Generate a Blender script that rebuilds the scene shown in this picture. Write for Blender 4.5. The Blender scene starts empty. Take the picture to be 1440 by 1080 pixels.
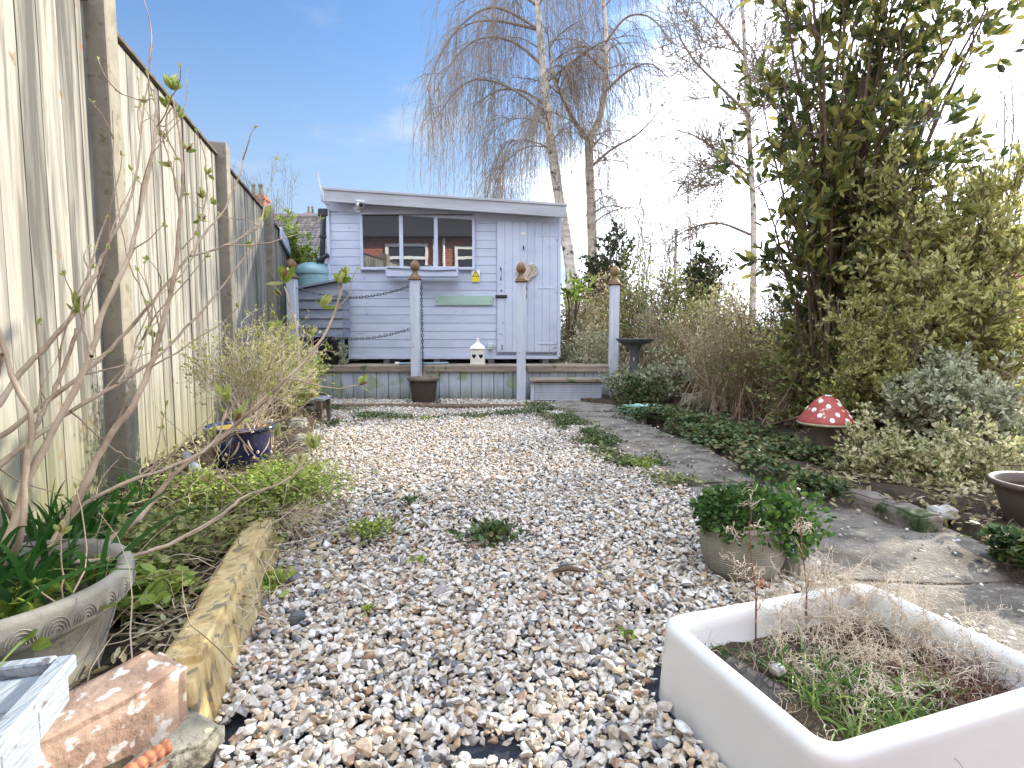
import bpy, bmesh, math, random
import numpy as np
from mathutils import Vector, noise as mnoise
R_ = math.radians
C = bpy.context.scene.collection
sc = bpy.context.scene
rng = np.random.default_rng(7)
random.seed(7)

# ------------------------------------------------------------------ camera
CAM_H, PITCH, FPX = 0.76, R_(4.69), 780.0
cd = bpy.data.cameras.new('camera'); cam = bpy.data.objects.new('camera', cd); C.objects.link(cam)
cam.location = (0, 0, CAM_H); cam.rotation_euler = (R_(90) - PITCH, 0, 0)
cd.sensor_width = 36; cd.lens = FPX / 1440 * 36; cd.clip_start = 0.03; cd.clip_end = 5000
sc.camera = cam
# ------------------------------------------------------------------ sky and sun
SUN_EL, SUN_AZ = R_(23), R_(52)          # azimuth measured from +Y towards +X
w = bpy.data.worlds.new('World'); sc.world = w; w.use_nodes = True
nt = w.node_tree; nt.nodes.clear()
def nn(nt, t, **k):
    n = nt.nodes.new(t)
    for a, b in k.items(): setattr(n, a, b)
    return n
out = nn(nt, 'ShaderNodeOutputWorld'); bg = nn(nt, 'ShaderNodeBackground')
sky = nn(nt, 'ShaderNodeTexSky', sky_type='NISHITA', sun_disc=False)
sky.sun_elevation = SUN_EL; sky.sun_rotation = SUN_AZ; sky.air_density = 1.3; sky.dust_density = .7; sky.ozone_density = 4.5
tc = nn(nt, 'ShaderNodeTexCoord')
dot = nn(nt, 'ShaderNodeVectorMath', operation='DOT_PRODUCT')
dot.inputs[1].default_value = (math.sin(R_(44)) * .98, math.cos(R_(44)) * .98, .16)
nt.links.new(tc.outputs['Generated'], dot.inputs[0])
mp = nn(nt, 'ShaderNodeMapping'); mp.inputs['Scale'].default_value = (1, 1, 2.6)
nt.links.new(tc.outputs['Generated'], mp.inputs[0])
cn = nn(nt, 'ShaderNodeTexNoise'); cn.inputs['Scale'].default_value = 2.4; cn.inputs['Detail'].default_value = 7; cn.inputs['Roughness'].default_value = .55
nt.links.new(mp.outputs[0], cn.inputs['Vector'])
def mth(nt, op, a, b=None, clamp=False):
    m = nn(nt, 'ShaderNodeMath', operation=op); m.use_clamp = clamp
    for i, x in enumerate([a, b]):
        if x is None: continue
        if hasattr(x, 'links'): nt.links.new(x, m.inputs[i])
        else: m.inputs[i].default_value = x
    return m.outputs[0]
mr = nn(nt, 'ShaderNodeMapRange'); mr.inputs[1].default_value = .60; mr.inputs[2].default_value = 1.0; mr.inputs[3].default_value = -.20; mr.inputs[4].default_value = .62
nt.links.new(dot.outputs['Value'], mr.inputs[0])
sepz = nn(nt, 'ShaderNodeSeparateXYZ'); nt.links.new(tc.outputs['Generated'], sepz.inputs[0])
hz = nn(nt, 'ShaderNodeMapRange'); hz.inputs[1].default_value = .0; hz.inputs[2].default_value = .42; hz.inputs[3].default_value = .20; hz.inputs[4].default_value = -.06
nt.links.new(sepz.outputs[2], hz.inputs[0])
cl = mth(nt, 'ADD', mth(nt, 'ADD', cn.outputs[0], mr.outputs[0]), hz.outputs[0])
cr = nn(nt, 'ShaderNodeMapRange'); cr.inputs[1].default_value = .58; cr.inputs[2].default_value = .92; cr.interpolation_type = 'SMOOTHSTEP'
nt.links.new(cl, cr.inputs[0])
sepb = nn(nt, 'ShaderNodeMapRange'); sepb.inputs[1].default_value = .25; sepb.inputs[2].default_value = -.35; sepb.inputs[3].default_value = 0; sepb.inputs[4].default_value = .55  # bright cloud cover added behind the camera to fill the shade
nt.links.new(sepz.outputs[1], sepb.inputs[0]); sept = nn(nt, 'ShaderNodeMapRange'); sept.inputs[1].default_value = .66; sept.inputs[2].default_value = .92; sept.inputs[3].default_value = 0; sept.inputs[4].default_value = .45  # cloud also added overhead, out of view, to brighten the ground
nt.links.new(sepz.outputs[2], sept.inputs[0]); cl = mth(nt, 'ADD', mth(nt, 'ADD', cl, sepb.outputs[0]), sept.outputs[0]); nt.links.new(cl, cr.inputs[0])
tint = nn(nt, 'ShaderNodeMix', data_type='RGBA', blend_type='MULTIPLY'); tint.inputs[0].default_value = 1; tint.inputs[7].default_value = (.57, .62, .685, 1); nt.links.new(sky.outputs[0], tint.inputs[6])
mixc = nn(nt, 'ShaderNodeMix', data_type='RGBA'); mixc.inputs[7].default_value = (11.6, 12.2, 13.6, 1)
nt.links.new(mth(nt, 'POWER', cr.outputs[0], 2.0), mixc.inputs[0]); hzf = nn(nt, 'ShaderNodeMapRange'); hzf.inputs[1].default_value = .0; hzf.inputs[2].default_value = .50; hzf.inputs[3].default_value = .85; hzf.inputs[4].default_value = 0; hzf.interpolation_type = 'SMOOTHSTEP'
nt.links.new(sepz.outputs[2], hzf.inputs[0]); mh = nn(nt, 'ShaderNodeMix', data_type='RGBA'); mh.inputs[7].default_value = (1.75, 2.05, 2.5, 1)
nt.links.new(hzf.outputs[0], mh.inputs[0]); nt.links.new(tint.outputs[2], mh.inputs[6])
wn = nn(nt, 'ShaderNodeTexNoise'); wn.inputs['Scale'].default_value = 3.1; wn.inputs['Detail'].default_value = 8; wn.inputs['Roughness'].default_value = .6; nt.links.new(mp.outputs[0], wn.inputs['Vector'])
wm = nn(nt, 'ShaderNodeMapRange'); wm.inputs[1].default_value = .50; wm.inputs[2].default_value = .78; wm.inputs[4].default_value = .75; wm.interpolation_type = 'SMOOTHSTEP'; nt.links.new(wn.outputs[0], wm.inputs[0])
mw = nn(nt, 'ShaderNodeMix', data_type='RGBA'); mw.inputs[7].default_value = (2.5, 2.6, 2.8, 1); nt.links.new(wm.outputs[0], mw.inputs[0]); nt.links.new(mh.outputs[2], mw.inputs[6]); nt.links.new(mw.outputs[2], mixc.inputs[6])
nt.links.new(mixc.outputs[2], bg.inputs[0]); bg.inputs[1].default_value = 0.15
nt.links.new(bg.outputs[0], out.inputs[0])
sl = bpy.data.lights.new('sun', 'SUN'); so = bpy.data.objects.new('sun', sl); C.objects.link(so)
sl.energy = 3.9; sl.angle = R_(0.6); sl.color = (1.0, .90, .74)
sdir = Vector((math.sin(SUN_AZ) * math.cos(SUN_EL), math.cos(SUN_AZ) * math.cos(SUN_EL), math.sin(SUN_EL)))
so.rotation_euler = sdir.to_track_quat('Z', 'Y').to_euler(); so.location = sdir * 30
vs = sc.view_settings; vs.view_transform = 'Standard'; vs.look = 'None'; vs.exposure = 1.2; vs.gamma = 1.0; vs.use_curve_mapping = False
sc.cycles.max_bounces = 6; sc.cycles.diffuse_bounces = 4; sc.cycles.transparent_max_bounces = 6
sc.cycles.use_denoising = True

# ------------------------------------------------------------------ pixel helpers (photograph 1440x1080)
def ray(px, py):
    x, y = (px - 720) / FPX, (540 - py) / FPX
    c, s = math.cos(PITCH), math.sin(PITCH)
    return np.array((x, c + y * s, -s + y * c))
def W(px, py, Y):
    d = ray(px, py); t = Y / d[1]; return np.array((0, 0, CAM_H)) + d * t
def G(px, py, z=0.0):
    d = ray(px, py); t = (z - CAM_H) / d[2]; return np.array((0, 0, CAM_H)) + d * t

# ------------------------------------------------------------------ mesh builder
ORG = {}
class MB:
    def __init__(s): s.v = []; s.f = []; s.n = 0
    def add(s, v, f, mi=0):
        v = np.asarray(v, dtype=np.float64).reshape(-1, 3); f = np.asarray(f, dtype=np.int64)
        if len(v) == 0 or len(f) == 0: return s
        s.v.append(v); s.f.append((f + s.n, mi)); s.n += len(v); return s
    def faces(s, v, fl, mi=0):          # mixed polygons
        by = {}
        for q in fl: by.setdefault(len(q), []).append(q)
        n0 = s.n; s.v.append(np.asarray(v, float).reshape(-1, 3)); s.n += len(s.v[-1])
        for q in by.values(): s.f.append((np.asarray(q) + n0, mi))
        return s
    def box(s, a, b, mi=0, rz=0, piv=None):
        a = np.minimum(a, b) * 1.0; b_ = np.maximum(a, b)
        x0, y0, z0 = np.minimum(a, b); x1, y1, z1 = b_
        v = np.array([(x0,y0,z0),(x1,y0,z0),(x1,y1,z0),(x0,y1,z0),(x0,y0,z1),(x1,y0,z1),(x1,y1,z1),(x0,y1,z1)], float)
        if rz:
            p = np.array(piv if piv is not None else ((x0+x1)/2, (y0+y1)/2, 0)); c, q = math.cos(rz), math.sin(rz)
            d = v - p; v = np.stack([d[:,0]*c - d[:,1]*q, d[:,0]*q + d[:,1]*c, d[:,2]], 1) + p
        return s.add(v, [(0,3,2,1),(4,5,6,7),(0,1,5,4),(1,2,6,5),(2,3,7,6),(3,0,4,7)], mi)
    def bar(s, p, q, wx, wy, mi=0, up=(0,0,1)):
        p = np.asarray(p, float); q = np.asarray(q, float); d = q - p; d /= np.linalg.norm(d)
        u = np.asarray(up, float)
        if abs(d @ u) > .98: u = np.array((0, 1.0, 0))
        a = np.cross(d, u); a /= np.linalg.norm(a); b = np.cross(a, d)
        o = [(-1,-1),(1,-1),(1,1),(-1,1)]
        v = [e + a*i*wx/2 + b*j*wy/2 for e in (p, q) for i, j in o]
        return s.add(v, [(0,1,2,3),(7,6,5,4),(0,4,5,1),(1,5,6,2),(2,6,7,3),(3,7,4,0)], mi)
    def lathe(s, c, prof, n=32, mi=0, sx=1, sy=1, ang=0):
        a = np.arange(n) / n * 2 * math.pi + ang; v = []
        for r, z in prof: v.append(np.stack([c[0] + np.cos(a)*r*sx, c[1] + np.sin(a)*r*sy, np.full(n, c[2]+z)], 1))
        v = np.concatenate(v); f = []
        for k in range(len(prof) - 1):
            for i in range(n):
                j = (i + 1) % n; f.append((k*n+i, k*n+j, (k+1)*n+j, (k+1)*n+i))
        return s.add(v, f, mi)
    def disc(s, c, r, z, n=32, mi=0, sx=1, sy=1):
        a = np.arange(n) / n * 2 * math.pi
        v = np.stack([c[0]+np.cos(a)*r*sx, c[1]+np.sin(a)*r*sy, np.full(n, z)], 1)
        return s.add(v, [tuple(range(n))], mi)
    def tube(s, P, r, k=6, mi=0):
        P = np.asarray(P, float); r = np.broadcast_to(np.asarray(r, float), (len(P),))
        v, f = tubes(P[None], r[None], k); s.add(v, f, mi); n = len(P)
        return s.faces(np.concatenate([v[:k], v[-k:]]), [tuple(range(k))[::-1], tuple(range(k, 2*k))], mi)
    def build(s, name, m, parent=None, smooth=False, bevel=0, world=True, seg=1):
        me = bpy.data.meshes.new(name)
        V = np.concatenate(s.v) if s.v else np.zeros((0, 3))
        if parent is not None and world: V = V - ORG.get(parent.name, np.zeros(3))
        me.vertices.add(len(V)); me.vertices.foreach_set('co', V.ravel())
        tot = [np.full(len(f), f.shape[1]) for f, _ in s.f]; tot = np.concatenate(tot)
        loops = np.concatenate([f.ravel() for f, _ in s.f]); st = np.concatenate([[0], np.cumsum(tot)[:-1]])
        me.loops.add(len(loops)); me.loops.foreach_set('vertex_index', loops)
        me.polygons.add(len(tot)); me.polygons.foreach_set('loop_start', st); me.polygons.foreach_set('loop_total', tot)
        mi = np.concatenate([np.full(len(f), i) for f, i in s.f]); me.polygons.foreach_set('material_index', mi)
        me.polygons.foreach_set('use_smooth', np.full(len(tot), smooth))
        me.update(calc_edges=True)
        for x in (m if isinstance(m, (list, tuple)) else [m]): me.materials.append(x)
        o = bpy.data.objects.new(name, me); C.objects.link(o)
        if parent is not None: o.parent = parent; ORG[o.name] = ORG.get(parent.name, np.zeros(3))
        if bevel:
            b = o.modifiers.new('bevel', 'BEVEL'); b.width = bevel; b.segments = seg; b.limit_method = 'ANGLE'; b.angle_limit = R_(40)
        return o
def tubes(P, R, k=3):
    N, K, _ = P.shape
    T = np.empty_like(P); T[:, 1:-1] = P[:, 2:] - P[:, :-2]; T[:, 0] = P[:, 1] - P[:, 0]; T[:, -1] = P[:, -1] - P[:, -2]
    T /= np.linalg.norm(T, axis=2, keepdims=True) + 1e-12
    m = np.abs(T[:, :, 2]).mean(1) > .75
    ref = np.where(m[:, None], np.array([[.92, .39, 0]]), np.array([[0, 0, 1.0]]))[:, None, :]
    A = np.cross(T, ref); A /= np.linalg.norm(A, axis=2, keepdims=True) + 1e-9; B = np.cross(T, A)
    a = np.arange(k) / k * 2 * math.pi
    V = P[:, :, None, :] + R[:, :, None, None] * (np.cos(a)[None, None, :, None] * A[:, :, None, :] + np.sin(a)[None, None, :, None] * B[:, :, None, :])
    i = np.arange(k); j = (i + 1) % k
    base = (np.arange(N)[:, None, None] * K + np.arange(K - 1)[None, :, None]) * k
    F = np.stack([base + i, base + j, base + k + j, base + k + i], -1).reshape(-1, 4)
    return V.reshape(-1, 3), F
def unit(v): return v / (np.linalg.norm(v, axis=-1, keepdims=True) + 1e-12)
def leaves(pos, d, L, Wd, fold=.25, upv=None, curl=0.0):
    n = len(pos); d = unit(d)
    r = rng.normal(size=(n, 3)) if upv is None else np.broadcast_to(upv, (n, 3)) + rng.normal(size=(n, 3)) * .45
    s = unit(np.cross(d, r)); u = np.cross(s, d)
    L = np.broadcast_to(L, (n,))[:, None]; Wd = np.broadcast_to(Wd, (n,))[:, None]
    b = pos; t = pos + d * L - u * L * (curl + .12); c = pos + d * L * .5 - u * Wd * fold
    l1 = pos + d * L * .26 + s * Wd * .43; q1 = pos + d * L * .26 - s * Wd * .43; l2 = pos + d * L * .66 + s * Wd * .44 - u * L * .03; q2 = pos + d * L * .66 - s * Wd * .44 - u * L * .03
    V = np.stack([b, l1, l2, t, q2, q1, c], 1).reshape(-1, 3); k = np.arange(n)[:, None] * 7
    F = np.concatenate([k + np.array([[0, 6, 3, 2, 1]]), k + np.array([[0, 5, 4, 3, 6]])])
    return V, F
def ribbons(P, Wd):
    N, K, _ = P.shape
    T = unit(P[:, -1] - P[:, 0]); s = unit(np.cross(T, rng.normal(size=(N, 3))))[:, None, :]
    V = np.stack([P + s * Wd[:, :, None] / 2, P - s * Wd[:, :, None] / 2], 2)
    base = (np.arange(N)[:, None] * K + np.arange(K - 1)[None]) * 2
    F = np.stack([base, base + 1, base + 3, base + 2], -1).reshape(-1, 4)
    return V.reshape(-1, 3), F
def blades(base, d, L, K=5, droop=.5, wd=.006):
    n = len(base); t = np.linspace(0, 1, K)[None, :, None]; d = unit(d)
    L = np.broadcast_to(L, (n,))[:, None, None]; h = d.copy(); h[:, 2] = 0
    P = base[:, None] + d[:, None] * L * t + (h[:, None] * .5 - np.array([0, 0, 1.0])) * L * droop * t ** 2.2
    Wd = np.broadcast_to(wd, (n,))[:, None] * (1 - np.linspace(0, 1, K)[None] ** 1.6 * .92)
    return ribbons(P, Wd)
def grow(start, d, L, r, K=5, wander=.25, bend=(0, 0, 0), tip=.35):
    n = len(start); d = unit(d); P = np.empty((n, K, 3)); P[:, 0] = start; st = (np.broadcast_to(L, (n,)) / (K - 1))[:, None]
    for i in range(1, K):
        d = unit(d + rng.normal(size=(n, 3)) * wander + np.asarray(bend) * (1.0 / K)); P[:, i] = P[:, i-1] + d * st
    return P, np.broadcast_to(r, (n,))[:, None] * np.linspace(1, tip, K)[None]
def spawn(P, Rr, k, tmin=.25, tmax=1.0, ang=.7, lr=None):
    N, K, _ = P.shape; idx = np.repeat(np.arange(N), k); t = rng.uniform(tmin, tmax, len(idx)) * (K - 1)
    i = np.minimum(t.astype(int), K - 2); f = (t - i)[:, None]
    p = P[idx, i] * (1 - f) + P[idx, i+1] * f; T = unit(P[idx, i+1] - P[idx, i])
    s = unit(np.cross(T, rng.normal(size=p.shape))); a = (ang * rng.uniform(.6, 1.4, len(idx)))[:, None]
    return p, T * np.cos(a) + s * np.sin(a), Rr[idx, i] * (1 - f[:, 0]) + Rr[idx, i+1] * f[:, 0], idx
def inpoly(x, y, poly):
    x = np.asarray(x); r = np.zeros(x.shape, bool); n = len(poly)
    for i in range(n):
        x1, y1 = poly[i][:2]; x2, y2 = poly[(i+1) % n][:2]
        c = ((y1 > y) != (y2 > y)) & (x < (x2-x1) * (y-y1) / (y2-y1+1e-12) + x1); r ^= c
    return r
def tag(o, label=None, cat=None, group=None, kind=None):
    if label: o['label'] = label
    if cat: o['category'] = cat
    if group: o['group'] = group
    if kind: o['kind'] = kind
    return o
def thing(name, label, cat, loc=(0, 0, 0), group=None):
    o = bpy.data.objects.new(name, None); C.objects.link(o); o.location = tuple(float(x) for x in loc); o.empty_display_size = .1
    ORG[o.name] = np.array(loc, float); return tag(o, label, cat, group)
def kids(o): return [x for x in bpy.data.objects if x.parent == o]
def copy_tree(o, parent=None):
    c = o.copy(); C.objects.link(c)
    if parent is not None: c.parent = parent
    for ch in kids(o): copy_tree(ch, c)
    return c
def setmod(o, name='bevel', **k): return o

# ------------------------------------------------------------------ materials
def mat(name, cols, scale=4, detail=4, rough=.8, bump=.3, bscale=None, stretch=(1, 1, 1), spots=None, spot_scale=8, spot_thr=.6,
        island=0.0, trans=0.0, spec=.3, coat=0, metal=0, dist=0, bdist=.01, low=None, low_z=(0, .4)):
    m = bpy.data.materials.new(name); m.use_nodes = True; t = m.node_tree; b = t.nodes['Principled BSDF']; o = t.nodes['Material Output']
    g = nn(t, 'ShaderNodeNewGeometry'); mp = nn(t, 'ShaderNodeMapping'); mp.inputs['Scale'].default_value = stretch
    t.links.new(g.outputs['Position'], mp.inputs[0])
    n1 = nn(t, 'ShaderNodeTexNoise'); n1.inputs['Scale'].default_value = scale; n1.inputs['Detail'].default_value = detail; n1.inputs['Distortion'].default_value = dist
    n1.inputs['Roughness'].default_value = .6
    t.links.new(mp.outputs[0], n1.inputs['Vector'])
    fac = n1.outputs[0]
    if island > 0:
        a = mth(t, 'MULTIPLY', mth(t, 'SUBTRACT', g.outputs['Random Per Island'], .5), island)
        fac = mth(t, 'ADD', fac, a)
    rp = nn(t, 'ShaderNodeValToRGB'); e = rp.color_ramp.elements; n = len(cols)
    lo, hi = (.28, .72) if island < .9 else (.05, .95)
    e[0].position = lo; e[0].color = (*cols[0], 1); e[1].position = hi; e[1].color = (*cols[-1], 1)
    for i in range(1, n - 1): x = e.new(lo + (hi - lo) * i / (n - 1)); x.color = (*cols[i], 1)
    t.links.new(fac, rp.inputs[0]); col = rp.outputs[0]
    def layer(col, c2, f):
        mx = nn(t, 'ShaderNodeMix', data_type='RGBA'); t.links.new(f, mx.inputs[0]); t.links.new(col, mx.inputs[6]); mx.inputs[7].default_value = (*c2, 1); return mx.outputs[2]
    if spots:
        n2 = nn(t, 'ShaderNodeTexNoise'); n2.inputs['Scale'].default_value = spot_scale; n2.inputs['Detail'].default_value = 5
        t.links.new(g.outputs['Position'], n2.inputs['Vector'])
        mr = nn(t, 'ShaderNodeMapRange'); mr.inputs[1].default_value = spot_thr; mr.inputs[2].default_value = spot_thr + .06; t.links.new(n2.outputs[0], mr.inputs[0])
        col = layer(col, spots, mr.outputs[0])
    if low:
        sp = nn(t, 'ShaderNodeSeparateXYZ'); t.links.new(g.outputs['Position'], sp.inputs[0])
        mr = nn(t, 'ShaderNodeMapRange'); mr.inputs[1].default_value = low_z[0]; mr.inputs[2].default_value = low_z[1]; mr.inputs[3].default_value = 1.1; mr.inputs[4].default_value = 0
        t.links.new(sp.outputs[2], mr.inputs[0])
        n3 = nn(t, 'ShaderNodeTexNoise'); n3.inputs['Scale'].default_value = 5; n3.inputs['Detail'].default_value = 5; t.links.new(mp.outputs[0], n3.inputs['Vector'])
        f = mth(t, 'MULTIPLY', mth(t, 'MULTIPLY', mr.outputs[0], n3.outputs[0]), 1.5, True); col = layer(col, low, f)
    t.links.new(col, b.inputs['Base Color']); b.inputs['Roughness'].default_value = rough; b.inputs['Specular IOR Level'].default_value = spec
    b.inputs['Coat Weight'].default_value = coat; b.inputs['Metallic'].default_value = metal
    if bump:
        n4 = nn(t, 'ShaderNodeTexNoise'); n4.inputs['Scale'].default_value = bscale or scale * 4; n4.inputs['Detail'].default_value = 5
        t.links.new(mp.outputs[0], n4.inputs['Vector'])
        bp = nn(t, 'ShaderNodeBump'); bp.inputs['Strength'].default_value = bump; bp.inputs['Distance'].default_value = bdist
        t.links.new(n4.outputs[0], bp.inputs['Height']); t.links.new(bp.outputs[0], b.inputs['Normal'])
    if trans:
        tr = nn(t, 'ShaderNodeBsdfTranslucent'); t.links.new(col, tr.inputs[0]); ms = nn(t, 'ShaderNodeMixShader'); ms.inputs[0].default_value = trans
        t.links.new(b.outputs[0], ms.inputs[1]); t.links.new(tr.outputs[0], ms.inputs[2]); t.links.new(ms.outputs[0], o.inputs[0])
    return m
def leafmat(name, cols, trans=.4, rough=.45, spec=.4):
    return mat(name, cols, scale=1.6, detail=2, rough=rough, bump=0, island=1.0, trans=trans, spec=spec)
def plain(name, c, rough=.6, metal=0, spec=.4, coat=0, bump=.15, var=.12, scale=12):
    a = tuple(x * (1 - var) for x in c); b = tuple(min(1, x * (1 + var)) for x in c)
    return mat(name, [a, b], scale=scale, rough=rough, metal=metal, spec=spec, coat=coat, bump=bump, bdist=.003)
M = {}
M['fence'] = mat('fence_wood', [(.09,.088,.078),(.21,.205,.18),(.33,.32,.28),(.15,.146,.128)], scale=6, detail=10, stretch=(3.6,3.6,.22), bump=.8, bscale=14, bdist=.006,
                 island=.35, spots=(.20,.14,.09), spot_scale=11, spot_thr=.66, low=(.17,.17,.085), low_z=(.05,.6), dist=.6)
M['fence_green'] = mat('algae_fence_wood', [(.10,.13,.05),(.25,.28,.10),(.30,.30,.14)], scale=4, detail=7, stretch=(3,3,.4), bump=.5, island=.3)
M['fence_post'] = mat('concrete_post', [(.13,.12,.095),(.25,.23,.185),(.19,.175,.14)], scale=6, detail=8, bump=.5, bscale=50, spots=(.16,.15,.09), spot_scale=18, spot_thr=.6, bdist=.004)
M['capping'] = mat('weathered_capping', [(.05,.045,.04),(.14,.12,.10)], scale=12, bump=.4)
M['shed'] = mat('lilac_paint', [(.43,.49,.61),(.49,.55,.66),(.53,.59,.69)], scale=3, detail=8, stretch=(1,1,2.2), rough=.6, bump=.35, bscale=30, island=.22,
                spots=(.33,.38,.52), spot_scale=14, spot_thr=.66, bdist=.003)
M['shed_trim'] = mat('lilac_trim_paint', [(.46,.52,.66),(.54,.60,.72)], scale=6, detail=7, rough=.55, bump=.3, bscale=40, bdist=.003)
M['fascia'] = mat('weathered_fascia', [(.30,.31,.33),(.46,.48,.52)], scale=3, detail=8, stretch=(.5,1,3), bump=.4, spots=(.2,.2,.2), spot_scale=20, spot_thr=.72)
M['felt'] = mat('roof_felt', [(.07,.075,.08),(.14,.14,.14)], scale=20, bump=.4)
M['dark'] = plain('dark_void', (.012,.012,.014), rough=.9)
M['black'] = plain('black_metal', (.02,.02,.022), rough=.45, spec=.5)
M['blackplastic'] = plain('black_plastic', (.025,.03,.035), rough=.35, spec=.5)
M['white'] = plain('white_paint', (.78,.78,.76), rough=.45)
M['deck'] = mat('deck_boards', [(.15,.12,.09),(.34,.28,.22),(.24,.20,.16)], scale=4, detail=8, stretch=(.5,3,3), bump=.6, island=.3, spots=(.10,.13,.05), spot_scale=7, spot_thr=.58)
M['fascia_boards'] = mat('deck_skirt_boards', [(.33,.38,.43),(.46,.52,.60),(.40,.46,.47)], scale=4, detail=8, stretch=(3,3,.5), bump=.45, island=.35,
                         spots=(.30,.38,.26), spot_scale=3.5, spot_thr=.54, low=(.14,.17,.12), low_z=(.0,.2))
M['post'] = mat('painted_post', [(.40,.44,.50),(.52,.57,.66),(.60,.64,.72)], scale=5, detail=8, stretch=(3,3,.5), bump=.4, spots=(.28,.25,.2), spot_scale=16, spot_thr=.67)
M['finial'] = mat('stained_finial', [(.13,.08,.04),(.28,.17,.09)], scale=14, detail=5, bump=.3, rough=.6)
M['steel'] = plain('chain_steel', (.10,.10,.11), rough=.5, metal=.6)
M['soil'] = mat('soil', [(.022,.016,.011),(.06,.045,.03),(.09,.07,.05)], scale=18, detail=8, bump=.9, bscale=60, rough=.95, bdist=.02)
M['membrane'] = mat('weed_membrane', [(.010,.014,.022),(.030,.036,.052)], scale=30, rough=.5, bump=.5, bdist=.006)
M['path'] = mat('worn_concrete', [(.05,.045,.038),(.15,.135,.115),(.27,.25,.215),(.11,.10,.08)], scale=6, detail=14, rough=.95, bump=1.0, bscale=110, bdist=.012,
                spots=(.42,.39,.33), spot_scale=45, spot_thr=.62, low=None)
M['kerb'] = mat('path_kerb_stone', [(.10,.09,.075),(.20,.18,.15),(.27,.25,.21)], scale=10, detail=9, bump=1, bscale=40, spots=(.06,.09,.04), spot_scale=9, spot_thr=.52, bdist=.014)
M['ochre'] = mat('ochre_sandstone', [(.24,.18,.09),(.52,.39,.18),(.64,.52,.28),(.40,.30,.15)], scale=13, detail=10, bump=.9, bscale=40, stretch=(1,1,.35), spots=(.25,.21,.14), spot_scale=26, spot_thr=.57, bdist=.012, dist=.5)
M['grey_stone'] = mat('grey_limestone', [(.13,.12,.09),(.26,.25,.20),(.34,.33,.27)], scale=18, detail=9, bump=.8, bscale=70, spots=(.06,.06,.045), spot_scale=30, spot_thr=.56, bdist=.008)
M['pink'] = mat('pink_brick', [(.24,.16,.12),(.37,.26,.19),(.42,.33,.25)], scale=12, detail=8, bump=.7, bscale=60, spots=(.56,.54,.50), spot_scale=40, spot_thr=.55, bdist=.006)
M['terracotta'] = mat('terracotta', [(.30,.12,.065),(.45,.19,.10),(.42,.24,.16)], scale=14, detail=6, bump=.4)
M['flaky'] = mat('flaking_white_paint', [(.24,.28,.33),(.34,.39,.43)], scale=9, detail=7, stretch=(4,.6,4), bump=.6, bscale=22, spots=(.12,.12,.12), spot_scale=30, spot_thr=.64, rough=.5)
M['ceramic'] = mat('glazed_fireclay', [(.70,.73,.74),(.76,.79,.80)], scale=3, rough=.3, spec=.4, coat=.1, bump=0, spots=(.35,.30,.25), spot_scale=75, spot_thr=.80)
M['cream_pot'] = mat('stoneware_pot', [(.19,.185,.155),(.30,.29,.245),(.37,.355,.30)], scale=7, detail=8, bump=.35, bscale=40, rough=.65, spots=(.22,.21,.16), spot_scale=10, spot_thr=.62)
M['blue_glaze'] = mat('cobalt_glaze', [(.006,.008,.035),(.015,.02,.09)], scale=5, rough=.1, spec=.6, coat=1, bump=.1)
M['tan_glaze'] = plain('tan_glaze', (.62,.50,.34), rough=.3, coat=.5)
M['brown_plastic'] = plain('brown_plastic', (.13,.10,.085), rough=.5)
M['stone_bowl'] = mat('mossy_cast_stone', [(.07,.08,.09),(.15,.16,.16)], scale=12, detail=7, bump=.5)
M['teal'] = mat('teal_plastic', [(.16,.30,.34),(.24,.40,.44)], scale=3, rough=.35, spec=.5, bump=.1)
M['cladding'] = mat('slate_blue_cladding', [(.13,.16,.20),(.22,.25,.31),(.28,.31,.36)], scale=4, detail=8, stretch=(.6,1,3), bump=.5, island=.3)
M['bark'] = mat('brown_bark', [(.09,.065,.045),(.20,.15,.10)], scale=30, bump=.5, rough=.9)
M['lilac_bark'] = mat('lilac_twig_bark', [(.20,.15,.10),(.42,.33,.23),(.52,.43,.31)], scale=14, detail=6, bump=.4, bscale=120, rough=.8, island=.2, bdist=.003)
M['redbark'] = mat('red_brown_twig', [(.16,.10,.065),(.32,.22,.15)], scale=30, bump=.2, rough=.7)
M['birch'] = mat('birch_bark', [(.22,.19,.15),(.52,.47,.40),(.66,.62,.55)], scale=4, detail=9, stretch=(1,1,2.5), bump=.6, bscale=16, spots=(.05,.045,.04), spot_scale=6, spot_thr=.60)
M['twig'] = mat('birch_twig', [(.15,.115,.085),(.28,.22,.16)], scale=3, bump=0, rough=.9)
M['dry'] = mat('dry_straw', [(.30,.23,.14),(.50,.42,.29),(.62,.54,.40)], scale=8, bump=0, rough=.9, island=.9, trans=.15)
M['drypale'] = mat('bleached_stems', [(.40,.33,.24),(.62,.55,.44),(.72,.66,.55)], scale=8, bump=0, rough=.9, island=.9)
M['l_laurel'] = leafmat('laurel_leaf', [(.04,.065,.018),(.09,.12,.035),(.17,.19,.05),(.36,.34,.10)], trans=.48, rough=.3, spec=.5)
M['l_dark'] = leafmat('dark_evergreen_leaf', [(.015,.03,.012),(.035,.06,.02),(.07,.10,.03)], trans=.3)
M['l_gold'] = leafmat('golden_leaf', [(.20,.23,.06),(.46,.46,.16),(.70,.67,.34)], trans=.5)
M['l_varieg'] = leafmat('cream_variegated_leaf', [(.14,.20,.07),(.46,.48,.22),(.74,.71,.45),(.85,.82,.58)], trans=.4)
M['l_privet'] = leafmat('mid_green_leaf', [(.10,.15,.04),(.26,.30,.09),(.46,.48,.20)], trans=.4)
M['l_tan'] = leafmat('tan_dead_leaf', [(.22,.19,.09),(.46,.41,.24),(.66,.62,.42)], trans=.45, rough=.8)
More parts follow.
